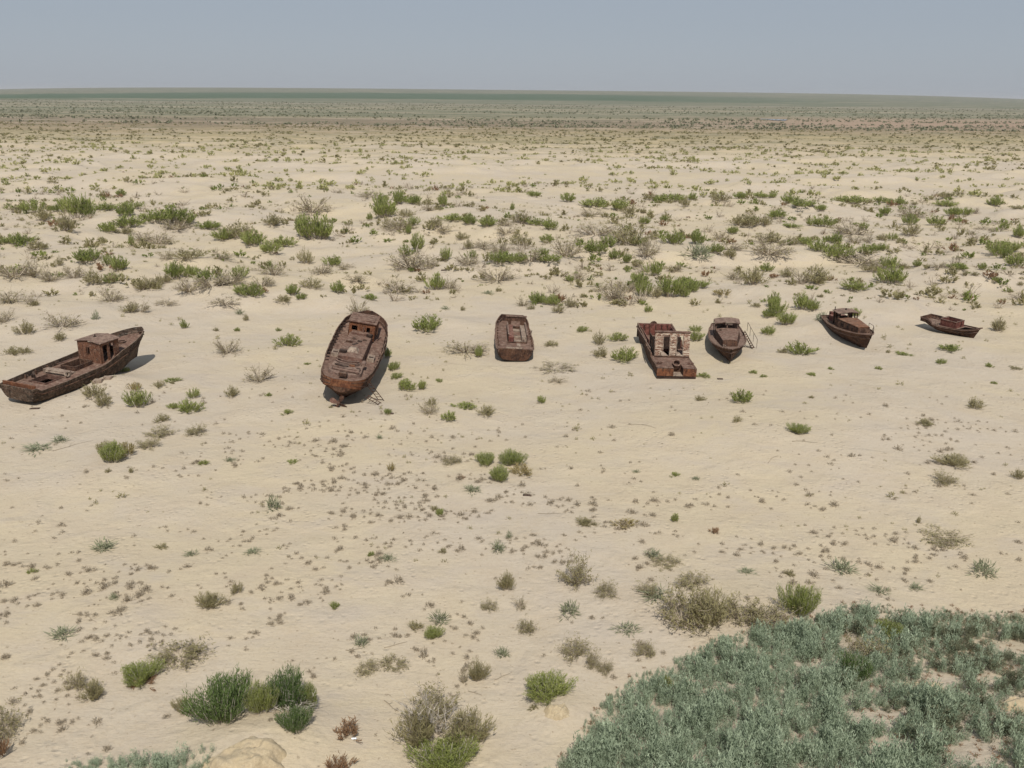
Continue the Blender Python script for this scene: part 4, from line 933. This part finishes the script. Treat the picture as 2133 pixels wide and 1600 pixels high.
def plume(seed, n=150):
    """one saltwort plume, 1 m tall"""
    g = np.random.default_rng(seed); F = []; T = []
    for s_ in range(5):
        a = g.uniform(0, 6.283); b = np.array([math.cos(a), math.sin(a), 0]) * g.uniform(0, .12); h_ = g.uniform(.62, 1.0)
        tip = b + np.array([math.cos(a) * g.uniform(.02, .2), math.sin(a) * g.uniform(.02, .2), h_])
        k = n // 5; u = g.uniform(.08, 1, k)[:, None]; ang = g.uniform(0, 6.283, k)
        rad = (.17 * (1 - u[:, 0]) ** .7 + .02) * g.uniform(.2, 1, k)
        P = b + (tip - b) * u + np.stack([np.cos(ang) * rad, np.sin(ang) * rad, rad * .3], 1)
        D = unit(np.stack([np.cos(ang) * .6, np.sin(ang) * .6, np.full(k, 1.0)], 1) + g.normal(size=(k, 3)) * .3)
        F.append(blades(P, D, g.uniform(.07, .14, k), g.uniform(.02, .036, k), g, .5)); T.append(np.clip(u[:, 0] * .35 + g.uniform(0, .65, k), 0, 1))
    return np.concatenate(F), np.concatenate(T)

VAR = {}
def variants(kind, mats, gens, split=False):
    out = []
    for k, (F, St, tf) in enumerate(gens):
        g = np.random.default_rng(k + 5)
        fm_ = mk_mesh(kind + '_foliage', F, np.zeros(len(F)), tf, [mats[0]]) if len(F) else None
        sm_ = mk_mesh(kind + '_branches', St, np.zeros(len(St)), g.uniform(0, 1, len(St)), [mats[1]]) if len(St) else None
        V = np.concatenate([F, St]); mi = np.concatenate([np.zeros(len(F)), np.ones(len(St))])
        out.append((mk_mesh(kind, V, mi, np.concatenate([tf, g.uniform(0, 1, len(St))]), mats), fm_, sm_))
    VAR[kind] = out
variants('g', [M['green'], M['stem']], [broom(10 + i, nst=44 + 6 * (i % 3), twigs=16, tw=.027, tl=(.11, .22), round_=.3 + .3 * (i % 2)) for i in range(8)])
variants('G', [M['deepgreen'], M['pale']], [broom(310 + i, nst=170, twigs=40, tl=(.06, .13), tw=.012, spread=.62, stemw=.007) for i in range(3)])
variants('H', [M['green'], M['pale']], [broom(350 + i, nst=160, twigs=36, tl=(.055, .13), tw=.012, spread=.65, stemw=.006) for i in range(3)])
variants('o', [M['olive'], M['stem']], [broom(40 + i, nst=44, twigs=13, spread=.95, tl=(.09, .19), tw=.025, round_=.7, lean=1.1) for i in range(7)])
variants('O', [M['olive'], M['stem']], [broom(380 + i, nst=90, twigs=20, spread=.8, tl=(.07, .16), tw=.015, round_=.5, lean=1.1, stemw=.008) for i in range(3)])
variants('d', [M['olive'], M['dry']], [dryb(70 + i, nst=34, sub=9, leafy=4, w=.021) for i in range(7)])
variants('D', [M['olive'], M['dry']], [dryb(400 + i, nst=50, sub=13, leafy=10, w=.010) for i in range(3)])
variants('P', [M['olive'], M['pale']], [dryb(430 + i, nst=30, sub=12, leafy=0, w=.014) for i in range(2)])
variants('b', [M['blue'], M['stem']], [(lambda q: (q[0], q[0][:0], q[1]))(dome(90 + i, 150, .045, .34)) for i in range(5)])
variants('r', [M['russet'], M['stem']], [broom(110 + i, nst=34, twigs=9, spread=.7, round_=.6) for i in range(3)])
variants('y', [M['straw'], M['stem']], [broom(130 + i, nst=34, twigs=9, spread=.7, round_=.7) for i in range(3)])
variants('t', [M['tuft'], M['stem']], [(lambda q: (q[0], q[0][:0], q[1]))(dome(150 + i, 120, .06, .24)) for i in range(8)])

NAMES = {'g': ('green_shrub', 'green'), 'G': ('green_shrub', 'deep green'), 'H': ('green_shrub', 'fresh green'), 'o': ('olive_shrub', 'olive'), 'O': ('olive_shrub', 'olive'), 'd': ('dry_shrub', 'dry'), 'D': ('dry_shrub', 'dry'),
         'P': ('dead_shrub', 'bleached bare'), 'b': ('saltwort_plant', 'blue-green'), 'r': ('russet_shrub', 'russet'), 'y': ('straw_shrub', 'yellowish')}
COLS = [(0, 'left edge'), (110, 'long left wreck'), (320, "long wreck's bow"), (480, "trawler's left"), (640, 'trawler'), (830, "trawler's right"), (960, 'squat hull'), (1130, 'gap before panelled barge'), (1320, 'panelled barge'), (1465, 'stepped launch'),
        (1590, 'gap before railed launch'), (1700, 'railed launch'), (1840, 'gap before smallest wreck'), (1915, 'smallest wreck'), (2050, 'right edge')]
def zone(px, py):
    c = [n for x, n in COLS if px >= x][-1]
    if py < 435: z = 'on far dunes beyond the'
    elif py < 485: z = 'on distant dunes behind the'
    elif py < 530: z = 'on middle dunes behind the'
    elif py < 590: z = 'on nearer dunes behind the'
    elif py < 660: z = 'on sand just behind the'
    elif py < 770: z = 'level with the'
    elif py < 880: z = 'just in front of the'
    elif py < 1030: z = 'on sand before the'
    elif py < 1230: z = 'on open flat below the'
    elif py < 1380: z = 'on near sand below the'
    else: z = 'on nearest sand below the'
    return z + ' ' + c
ORD = ['first', 'second', 'third', 'fourth', 'fifth', 'sixth', 'seventh', 'eighth', 'ninth', 'tenth', 'eleventh', 'twelfth']
NUM = ['one', 'two', 'three', 'four', 'five', 'six', 'seven', 'eight', 'nine', 'ten', 'eleven', 'twelve']
def place(kind, px, py, w, h, label=None, hero=False, rot=None, back=.28):
    p, t_ = G(px, min(py, 1690)); depth = t_ * math.cos(0) * ray(px, py).dot(ray(IMG_W / 2, IMG_H / 2))
    Wm = w * depth / FPX; hm = h * depth / FPX; sa = max(.1, (CAM_H - p.z) / t_); ca = math.sqrt(1 - sa * sa)
    Hm = max((hm - .42 * Wm * sa) / ca, .42 * hm)
    d = Vector((p.x, p.y, 0)).normalized()
    q = p + d * Wm * back; q.z = hz(q.x, q.y) - .03
    vs = VAR[kind]; v = vs[random.randrange(len(vs))]
    rz = random.uniform(0, 6.283) if rot is None else rot
    sx = Wm * 1.22
    if hero:
        o = bpy.data.objects.new(NAMES[kind][0], None); link(o)
        for nm, me in (('foliage', v[1]), ('branches', v[2])):
            if me: link(bpy.data.objects.new(nm, me), o)
    else:
        o = bpy.data.objects.new(NAMES[kind][0], v[0]); link(o)
    o.location = q; o.rotation_euler = (0, 0, rz); o.scale = (sx, sx, Hm * 1.12)
    if label: tag(o, label, 'shrub', 'shrubs on the sand')
    return o
cells = {}
for i, (k, x, y, w, h) in enumerate(SH):
    x_ = min(max(x, 1), 2132); cells.setdefault((k, zone(x_, y)), []).append((x, i))
LAB = {}
for (k, z), it in cells.items():
    it.sort(); n = len(it)
    noun = 'plant' if k == 'b' else 'shrub'
    for r_, (x, i) in enumerate(it):
        if n == 1: LAB[i] = f'{NAMES[k][1]} {noun} {z}'
        elif n == 2: LAB[i] = f'{("left", "right")[r_]} one of two {NAMES[k][1]} {noun}s {z}'
        else: LAB[i] = f'{ORD[min(r_, 11)]} from left of {NUM[min(n, 12) - 1]} {NAMES[k][1]} {noun}s {z}'
for i, (k, x, y, w, h) in enumerate(SH):
    big = w >= 46 and y > 1170
    kk = {'g': 'H', 'o': 'O', 'd': 'D'}.get(k, k) if y > 880 and w >= 30 else k
    f_ = 1.32 if y < 620 else 1.22 if y < 700 else 1.1
    if k == 'd' and y > 880: f_ = .9
    place(kk, x, y + (f_ - 1) * h * .3, w * f_, h * f_, LAB[i], hero=big)

HERO = [('G', 465, 1512, 130, 112, 'big deep green bushy shrub on nearest sand, lower left'), ('H', 545, 1490, 60, 74, 'lighter green shrub filling the gap after the big deep green shrub'), ('G', 600, 1478, 92, 86, 'green shrub right of the big deep green shrub, with bare branches before it'),
        ('H', 645, 1480, 40, 60, 'slim green shrub at the right end of the lower left shrub row'),
        ('P', 592, 1495, 96, 52, 'bleached bare branches sprawling before the lower left green shrubs'), ('G', 615, 1532, 68, 58, 'round dark green shrub below the sprawling bleached branches'),
        ('O', 385, 1490, 44, 44, 'small olive shrub touching the big deep green shrub on its left'), ('H', 296, 1428, 82, 50, 'low green shrub with reddish foot, left of the big deep green one'),
        ('r', 300, 1430, 70, 22, 'reddish low growth at the foot of the low green shrub'), ('r', 725, 1545, 62, 44, 'russet shrub right of the lower left shrub row, with a can before it'),
        ('O', 870, 1565, 95, 95, 'olive green shrub forming the left side of the bottom middle thicket'), ('O', 975, 1560, 100, 86, 'olive shrub forming the right side of the bottom middle thicket'),
        ('P', 912, 1545, 110, 110, 'pale branched dead shrub rising from the bottom middle thicket'), ('D', 905, 1500, 80, 60, 'straw coloured twiggy top behind the bottom middle thicket'),
        ('H', 930, 1615, 130, 75, 'fresh green shrub at the bottom border under the middle thicket'), ('D', 1420, 1308, 92, 86, 'tall dry grey shrub above the corner of the grey-green scrub'),
        ('O', 1470, 1318, 110, 96, 'olive shrub beside the tall dry one above the scrub'), ('D', 1545, 1300, 70, 62, 'middle dry shrub of the row above the scrub'), ('D', 1600, 1312, 80, 62, 'brown dry shrub next to the lone green shrub above scrub'),
        ('G', 1775, 1425, 66, 66, 'dark green shrub standing inside the grey-green scrub'), ('r', -6, 1590, 60, 60, 'russet shrub cut by the left border near the bottom'), ('D', 5, 1540, 70, 70, 'dry grey shrub cut by the left border near the bottom'),
        ('D', 1350, 1240, 40, 30, 'small dry shrub left of the tall dry shrub above the scrub'), ('H', 1850, 1330, 60, 40, 'olive green shrub at the back of the grey-green scrub'), ('D', 1800, 1385, 70, 60, 'bare grey twigs behind the dark green shrub in the scrub')]
for k, x, y, w, h, lb in HERO: place(k, x, y, w, h, lb, hero=True)

# ------------------------------------------------------------------ dry cushion tufts of the foreground (300 single ones, the small rest as one mass)
def dens(px, py):
    d = .10
    d = d + 1.0 * np.exp(-(((px - 820) / 330) ** 2 + ((py - 1040) / 110) ** 2)) + .9 * np.exp(-(((px - 330) / 460) ** 2 + ((py - 1300) / 150) ** 2))
    d = d + .8 * np.exp(-(((px - 1150) / 300) ** 2 + ((py - 1130) / 60) ** 2)) + .9 * np.exp(-(((px - 1850) / 330) ** 2 + ((py - 1160) / 45) ** 2)) + .8 * np.exp(-(((px - 100) / 260) ** 2 + ((py - 1480) / 90) ** 2))
    d = d + .5 * np.exp(-(((px - 1960) / 150) ** 2 + ((py - 920) / 60) ** 2)) + .5 * np.exp(-(((px - 650) / 200) ** 2 + ((py - 950) / 60) ** 2)) + .25 * np.exp(-(((px - 1500) / 300) ** 2 + ((py - 1090) / 100) ** 2))
    d = d + .45 * np.exp(-(((px - 820) / 260) ** 2 + ((py - 1300) / 120) ** 2)) - .1 * np.exp(-(((px - 1300) / 200) ** 2 + ((py - 960) / 80) ** 2))
    return np.clip(d, .03, 1)
N = 26000
tx_ = RNG.uniform(-42, 52, N); ty_ = RNG.uniform(28.5, 78, N)
tz_ = height(tx_, ty_); qx, qy, dep = to_px(tx_, ty_, tz_)
cl = fbm(tx_ / 2.6, ty_ / 2.0, 44, 3)
keep = (qx > -60) & (qx < 2200) & (qy < 1640) & (ty_ > edge_y(tx_) + .6) | (qx < -1e9)
keep &= (ty_ > edge_y(tx_) + .6) & (RNG.uniform(0, 1, N) < dens(qx, qy) * smooth(.40, .62, cl) * .62)
tx_, ty_, tz_, qx, qy, dep = (a[keep] for a in (tx_, ty_, tz_, qx, qy, dep))
size = np.exp(RNG.normal(-1.22, .38, len(tx_))); size = np.clip(size, .12, .8)
order = np.argsort(-(size / dep)); 
def ordinal(n):
    if n <= 12: return ORD[n - 1]
    teens = ['thirteenth', 'fourteenth', 'fifteenth', 'sixteenth', 'seventeenth', 'eighteenth', 'nineteenth', 'twentieth']
    if n <= 20: return teens[n - 13]
    return ['twenty', 'thirty', 'forty', 'fifty'][min(n // 10 - 2, 3)] + '-' + (ORD[n % 10 - 1] if n % 10 else 'tenth')
tc_ = {}
for i in order[:300]: tc_.setdefault(zone(min(max(qx[i], 1), 2132), qy[i]), []).append((qx[i], i))
TL = {}
for z_, it in tc_.items():
    it.sort()
    for r_, (x, i) in enumerate(it): TL[i] = (f'{ordinal(r_ + 1)} brown cushion tuft from left, {z_}' if len(it) > 1 else f'lone larger brown cushion tuft {z_}', z_)
for i in order[:300]:
    v = VAR['t'][random.randrange(8)][0]
    o = bpy.data.objects.new('dry_tuft', v); link(o)
    s_ = size[i]; o.location = (tx_[i], ty_[i], tz_[i] - .01); o.rotation_euler = (0, 0, random.uniform(0, 6.28)); o.scale = (s_ * random.uniform(.9, 1.25), s_ * random.uniform(.9, 1.2), s_ * random.uniform(.5, .85))
    tag(o, TL[i][0], 'tuft', 'cushion tufts on the foreground sand')
def scatter(name, meshq, X, Y, Zs, sx, sz, label, mats, kind='stuff', tint_jit=.5, group=None):
    """meshq: list of (quads, tint) base meshes"""
    Vs = []; Ts = []
    which = RNG.integers(0, len(meshq), len(X))
    for k, (F, tf) in enumerate(meshq):
        idx = np.where(which == k)[0]
        if not len(idx): continue
        a = RNG.uniform(0, 6.283, len(idx)); c, s_ = np.cos(a), np.sin(a)
        fx, fy, fz = F[..., 0][None], F[..., 1][None], F[..., 2][None]
        S_ = sx[idx][:, None, None]; H_ = sz[idx][:, None, None]; c = c[:, None, None]; s_ = s_[:, None, None]
        V = np.stack([(fx * c - fy * s_) * S_ + X[idx][:, None, None], (fx * s_ + fy * c) * S_ + Y[idx][:, None, None], fz * H_ + Zs[idx][:, None, None]], -1)
        Vs.append(V.reshape(-1, 4, 3)); jit = RNG.uniform(-.5, .5, len(idx))[:, None] * tint_jit
        Ts.append(np.clip(tf[None] * .6 + .2 + jit, 0, 1).ravel())
    V = np.concatenate(Vs); T = np.concatenate(Ts)
    me = mk_mesh(name, V, np.zeros(len(V)), T, mats)
    o = bpy.data.objects.new(name, me); link(o); tag(o, label, None, group, kind)
    return o
r = order[300:]
scatter('dry_tufts', [dome(500 + i, 46, .10, .26) for i in range(6)], tx_[r], ty_[r], tz_[r] - .01, size[r] * 1.1, size[r] * .7, 'scattered small brownish tufts on the foreground sand', [M['tuft']])
# tiny sprigs and litter of twigs everywhere on the flat and dunes
N = 5200
X = RNG.uniform(-110, 110, N); Y = RNG.uniform(45, 215, N); k = (np.abs(X) < .64 * Y + 6) & (fbm(X / 7, Y / 6, 77, 3) > .50) & (Y > edge_y(X) + 1)
X, Y = X[k], Y[k]; s_ = np.clip(np.exp(RNG.normal(-1.2, .45, len(X))), .12, .9) * (1 + smooth(90, 170, Y) * .8)
scatter('sand_sprigs', [dome(520 + i, 26, .10, .36) for i in range(6)], X, Y, height(X, Y) - .01, s_, s_ * .7, 'tiny dry sprigs scattered over the sand flat and dunes', [M['olive']])

# far scrub: seen as masses
def band(n, y0, y1, smin, smax, cscale, thr, p=1.0):
    Y = (RNG.uniform(0, 1, n) * (y1 ** p - y0 ** p) + y0 ** p) ** (1 / p); X = RNG.uniform(-.68, .68, n) * (Y + 12)
    c = fbm(X / cscale, Y / (cscale * .7), 91, 3); k = c > thr + RNG.uniform(-.09, .09, n)
    X, Y, c = X[k], Y[k], c[k]
    s_ = RNG.uniform(0, 1, len(X)) ** 2.2 * (smax - smin) + smin
    return X, Y, s_
fb = [(lambda q: (q[0], q[2]))(broom(600 + i, nst=12, twigs=6, tl=(.22, .38), tw=.10, spread=.8, round_=.6)) for i in range(6)]
fb2 = [(lambda q: (q[0], q[2]))(broom(620 + i, nst=5, twigs=3, tl=(.4, .6), tw=.3, spread=.9, round_=.6)) for i in range(5)]
fbd = [(lambda q: (np.concatenate([q[0], q[1]]), np.concatenate([q[2], RNG.uniform(0, 1, len(q[1]))])))(dryb(640 + i, nst=12, sub=5, leafy=1, w=.035)) for i in range(5)]
for mt, nn, thr, lb in (('olive', 2300, .49, 'small olive scrub between the larger shrubs on the dunes'), ('dry', 1900, .49, 'small dry grey scrub between the larger shrubs on the dunes'), ('green', 1000, .52, 'small green scrub between the larger shrubs on the dunes'), ('russet', 300, .5, 'few reddish sprigs among the shrubs on the dunes')):
    X, Y, s_ = band(nn, 112, 262, .6, 3.0, 14, thr)
    scatter('dune_scrub', fbd if mt == 'dry' else fb, X, Y, height(X, Y) - .03, s_, s_ * RNG.uniform(.4, .75, len(X)), lb, [M[mt]])
X, Y, s_ = band(4600, 236, 480, .7, 3.6, 20, .47)
scatter('far_scrub', fb, X, Y, height(X, Y) - .03, s_, s_ * RNG.uniform(.35, .7, len(X)), 'countless green shrubs dotting the far sand below the scrub plain', [M['farscrub']])
X, Y, s_ = band(3000, 330, 520, .7, 3.2, 30, .49)
scatter('far_scrub', fb2, X, Y, height(X, Y) - .03, s_, s_ * RNG.uniform(.3, .6, len(X)), 'olive low scrub thickening towards the far edge of the sand', [M['olive']])
X, Y, s_ = band(7000, 450, 800, 1.0, 3.6, 60, .40)
scatter('far_low_scrub', fb2, X, Y, height(X, Y) - .03, s_, s_ * .4, 'fine yellowish low scrub where the sand meets the plain', [M['olive']])
N = 22000; Y = 760 * (2600 / 760) ** RNG.uniform(0, 1, N); X = RNG.uniform(-.68, .68, N) * Y; c = fbm(X / 260, Y / 55, 91, 4); k = c > .50 + RNG.uniform(-.05, .05, N); X, Y = X[k], Y[k]; s_ = 1.2 + 4.2 * RNG.uniform(0, 1, len(X)) ** 2.5
scatter('plain_scrub', fb2, X, Y, height(X, Y) - .05, s_, s_ * .5, 'dark scrub covering the distant plain', [leaf_mat('plain scrub', (0.15, 0.165, 0.10), (0.28, 0.27, 0.18), rnd=0, trans=0)])

# ------------------------------------------------------------------ the grey-green scrub bank at the lower right
N = 20000
X = RNG.uniform(.5, 34, N); Y = RNG.uniform(24, 43, N)
d = edge_y(X) - Y + (fbm(X / 1.2, Y / 1.2, 15, 3) - .5) * 1.2
bare = fbm(X / 2.4, Y / 1.9, 33, 3); right = smooth(12, 24, X)
zz = height(X, Y); px_, py_, _ = to_px(X, Y, zz)
hole = np.zeros(N)
for hx, hy, rx, ry in ((1960, 1425, 46, 24), (2060, 1418, 40, 18), (1770, 1345, 26, 26), (1860, 1290, 50, 12), (1830, 1320, 24, 16), (1860, 1560, 60, 24), (2020, 1575, 70, 30), (1340, 1585, 18, 9), (2115, 1475, 34, 22), (2100, 1350, 50, 12)):
    hole = np.maximum(hole, np.exp(-(((px_ - hx) / rx) ** 2 + ((py_ - hy) / ry) ** 2) ** 1.5))
k = (d > 0) & (bare > .26) & (hole < .45 + RNG.uniform(-.15, .15, N)) & (px_ > 1100) & (px_ < 2260) & (py_ < 1720)
k &= RNG.uniform(0, 1, N) < .62
X, Y, zz, d = X[k], Y[k], zz[k], d[k]
hh = RNG.uniform(.35, 1.0, len(X)) ** 1.2 * (.35 + 1.35 * fbm(X / 1.1, Y / 1.1, 61, 2)) * smooth(-.4, 1.4, d)
hh = np.maximum(hh, .3) * (1 - .3 * smooth(14, 26, X))
tn = fbm(X / 3.0, Y / 3.0, 8, 2)
pl = [plume(700 + i, 150) for i in range(8)]
left = RNG.uniform(0, 1, len(X)) > smooth(12, 22, X) * .55
scatter('saltwort_scrub', pl, X[left], Y[left], zz[left] - .04, hh[left] * 1.0, hh[left] * 1.15, 'dense grey-green saltwort scrub covering the lower right bank', [M['salt']], tint_jit=.7)
r = ~left
scatter('saltwort_scrub', pl, X[r], Y[r], zz[r] - .04, hh[r] * 1.15, hh[r] * .85, 'browner scrub mixed into the right side of the bank', [leaf_mat('brownish saltwort', (0.115, 0.125, 0.075), (0.235, 0.235, 0.15), rnd=0)], tint_jit=.8)
# low dry litter under it
N = 1600; X2 = RNG.uniform(1, 33, N); Y2 = RNG.uniform(25, 43, N); k = (edge_y(X2) - Y2 > -.5); X2, Y2 = X2[k], Y2[k]
sc_ = RNG.uniform(.15, .45, len(X2))
scatter('scrub_litter', [dome(560 + i, 30, .09, .36) for i in range(4)], X2, Y2, height(X2, Y2) - .01, sc_, sc_ * .6, 'dry brown litter between the plants of the lower right bank', [M['russet']])
# clump at the lower left
px0 = [(200, 1600, 70, 46), (255, 1598, 80, 60), (310, 1600, 80, 78), (360, 1600, 70, 80), (405, 1602, 50, 50), (165, 1610, 50, 30)]
Xs = []; 
for x, y, w, h in px0:
    p, t_ = G(x, 1600)
    for _ in range(26): Xs.append((p.x + random.gauss(0, .42), p.y + random.gauss(0, .35) - .1, h / 80))
Xs = np.array(Xs); hh = Xs[:, 2] * RNG.uniform(.5, 1.0, len(Xs)) * .85
o = scatter('saltwort_clump', pl, Xs[:, 0], Xs[:, 1], height(Xs[:, 0], Xs[:, 1]) - .03, hh, hh, 'grey-green saltwort clump at the bottom border, left of the sandy outcrop', [M['salt']], kind='thing')
o['category'] = 'plant'

# ------------------------------------------------------------------ rocks, sticks, litter
rm, nt, rb_ = new_mat('crusted sand rock')
tc = node(nt, 'ShaderNodeTexCoord'); n1 = noise(nt, tc.outputs['Object'], 1.6, 6, .65); n2 = noise(nt, tc.outputs['Object'], 9, 5, .7)
nt.links.new(mixc(nt, ramp(nt, n2, [(.35, 0.0), (.6, 1.0)]), mixc(nt, ramp(nt, n1, [(.4, 0.0), (.6, 1.0)]), (0.46, 0.37, 0.23), (0.52, 0.43, 0.29)), (0.40, 0.32, 0.21)), rb_.inputs['Base Color'])
rb_.inputs['Roughness'].default_value = .95
bp = node(nt, 'ShaderNodeBump'); bp.inputs['Strength'].default_value = .9; bp.inputs['Distance'].default_value = .06
nt.links.new(math_n(nt, 'ADD', n1, math_n(nt, 'MULTIPLY', n2, .4)), bp.inputs['Height']); nt.links.new(bp.outputs[0], rb_.inputs['Normal'])
def rock(px, py, w, h, label, seed, flat=.45):
    p, t_ = G(px, py); s_ = w * t_ / FPX / 2
    n_ = 60; g_ = np.linspace(-1.25, 1.25, n_); A, B = np.meshgrid(g_, g_, indexing='ij')
    r_ = np.sqrt(A ** 2 + B ** 2) + (fbm(A * 1.6 + seed, B * 1.6, seed, 3) - .5) * .75
    z = smooth(1.05, .55, r_) * .8 + smooth(.8, .0, r_) * .35
    z = z * (1 + (fbm(A * 2.2 + seed, B * 2.2 + 3, seed + 4, 4) - .5) * .7) - (np.abs(fbm(A * 2.4 + 9, B * 2.4 + seed, seed + 8, 4) - .5) < .022) * .10 * smooth(1, .6, r_) - .06 - .5 * smooth(.95, 1.25, r_)
    X_, Y_, Z_ = A * s_, B * s_ * .75, z * s_ * flat
    me = grid_mesh('sandstone_outcrop', X_, Y_, Z_); me.materials.append(rm)
    o = bpy.data.objects.new('sandstone_outcrop', me); link(o); o.location = p + Vector((0, s_ * .2, -.02)); tag(o, label, 'rock', 'crusted sand rocks')
rock(512, 1600, 150, 60, 'wide crusted sandy outcrop at the bottom border right of the saltwort clump', 1, .42)
rock(1160, 1486, 56, 40, 'small rounded sand rock in front of the low green shrub', 11, .5)
rock(2125, 1480, 60, 34, 'pale sand rock at the right border inside the scrub', 7, .5)
rock(1940, 1440, 60, 26, 'low sand hump showing through a bare patch of the scrub', 9, .3)
def stick(px, py, ang, ln, label, mat='dry', r_=.02):
    p, t_ = G(px, py); m_ = MB(); pts = []; a = R(ang); x = y = 0
    for k_ in range(6):
        q = Vector((x, y, 0)); q.z = hz(p.x + x, p.y + y) - p.z + .03; pts.append(q); a += random.uniform(-.35, .35); x += math.cos(a) * ln / 5; y += math.sin(a) * ln / 5
    m_.tube(pts, r_, 5, r2=r_ * .4)
    q = pts[2]; m_.tube([q, q + Vector((math.cos(a + .8) * ln * .2, math.sin(a + .8) * ln * .2, .08))], r_ * .6, 5, r2=r_ * .3)
    o = m_.build('dead_branch', M[mat]); o.location = p; tag(o, label, 'branch', 'dead branches lying on the sand')
for a in [(1030, 1417, 8, 1.0, 'thin dead branch on near sand right of the dry sprigs'), (800, 1350, 10, 1.2, 'thin curved stick lying right of a blue-green plant'), (720, 1355, -20, .8, 'short stick lying left of the blue-green plant'),
          (975, 1440, -25, .7, 'short stick lying below the twin dry sprigs'), (1120, 1070, 5, 1.5, 'faint stick lying on the open flat'), (150, 1280, 5, 1.8, 'long low stick among tufts at lower left'),
          (1600, 965, 60, 1.6, 'twisted dead branch on the low rise below the stepped launch'), (1960, 1120, 5, 2.4, 'long dead branch low on the flat at right'), (1650, 920, 10, 2.0, 'thin dead branch beside the dark green round shrub'),
          (110, 940, 35, 3.0, 'long twisted branch under the blue-green plant at left'), (1310, 885, 5, 2.5, 'thin dead branch lying on empty sand below panelled barge'), (800, 1460, -30, .9, 'short stick above the bottom middle thicket')]: stick(*a)
for k_, (x, y, a, b, c, lb) in enumerate([(73, 851, .5, .2, .1, 'small rusty scrap lying before the stern of the long left wreck'), (205, 796, .5, .4, .3, 'grey lump against the flank of the long left wreck'), (225, 789, .4, .35, .25, 'smaller grey lump beside the long left wreck, nearer its bow'),
        (1556, 723, .5, .15, .08, 'rusty bar lying at the foot of the handrailed steps'), (812, 862, .4, .2, .08, 'dark scrap on sand right of the broken ladder'), (1500, 790, .3, .2, .1, 'tiny dark scrap on sand in front of the stepped launch'),
        (925, 563, .5, .3, .12, 'dark block lying on pale sand behind the trawler'), (1098, 1032, .35, .15, .08, 'dark bit of litter on sand below the olive pair')]):
    p, t_ = G(x, y); m = MB(); vs_ = [Vector((sx_ * a * random.uniform(.7, 1), sy_ * b * random.uniform(.6, 1), z_ * c * random.uniform(.7, 1.2) - .04)) for z_ in (0, 1) for sx_, sy_ in ((-1, -1), (1, -1), (1, 1), (-1, 1))]
    m.hexa(vs_[:4], vs_[4:]); o = m.build('scrap', M['bleached'] if 'grey' in lb else M['dark'], bevel=.03); o.location = p; tag(o, lb, 'scrap')
p, t_ = G(737, 1541); m = MB(); m.tube([(-.09, 0, .05), (.09, .02, .05)], .05, 12); m.tube([(.09, .02, .05), (.13, .025, .05)], .05, 12, r2=.02)
cm, nt, cb = new_mat('plastic'); cb.inputs['Base Color'].default_value = (.55, .56, .58, 1); cb.inputs['Roughness'].default_value = .25
o = m.build('plastic_bottle', cm, smooth_=False); o.location = p; tag(o, 'shiny pale plastic bottle lying in front of the russet shrub', 'bottle')

# pond far away at the right
c = U(1615, 250); wm, nt, wb = new_mat('pond water'); wb.inputs['Base Color'].default_value = (.05, .07, .1, 1); wb.inputs['Roughness'].default_value = .08
pts = []
for k in range(40):
    a = 2 * math.pi * k / 40; rr = 1 + .25 * math.sin(3 * a + 1) + .12 * math.sin(7 * a); pts.append((c.x + math.cos(a) * 13 * rr, c.y + math.sin(a) * 34 * rr))
zp = max(hz(a, b) for a, b in pts) + .15
m = MB(); m.add([(a, b, zp) for a, b in pts], [tuple(range(40))]); tag(m.build('pond_water', wm), 'small blue pond on the distant plain', None, kind='structure')

# ------------------------------------------------------------------ haze over the plain
vm = bpy.data.materials.new('haze'); vm.use_nodes = True; nt = vm.node_tree
for n in list(nt.nodes): nt.nodes.remove(n)
vo = nt.nodes.new('ShaderNodeOutputMaterial'); pv = nt.nodes.new('ShaderNodeVolumePrincipled')
pv.inputs['Color'].default_value = (.87, .88, .90, 1); pv.inputs['Density'].default_value = HAZE; pv.inputs['Anisotropy'].default_value = 0.0
nt.links.new(pv.outputs[0], vo.inputs['Volume'])
m = MB(); m.box(-24000, 24000, -300, 27500, -30, 95); tag(m.build('haze', vm), 'thin pale haze over the plain', None, kind='stuff')
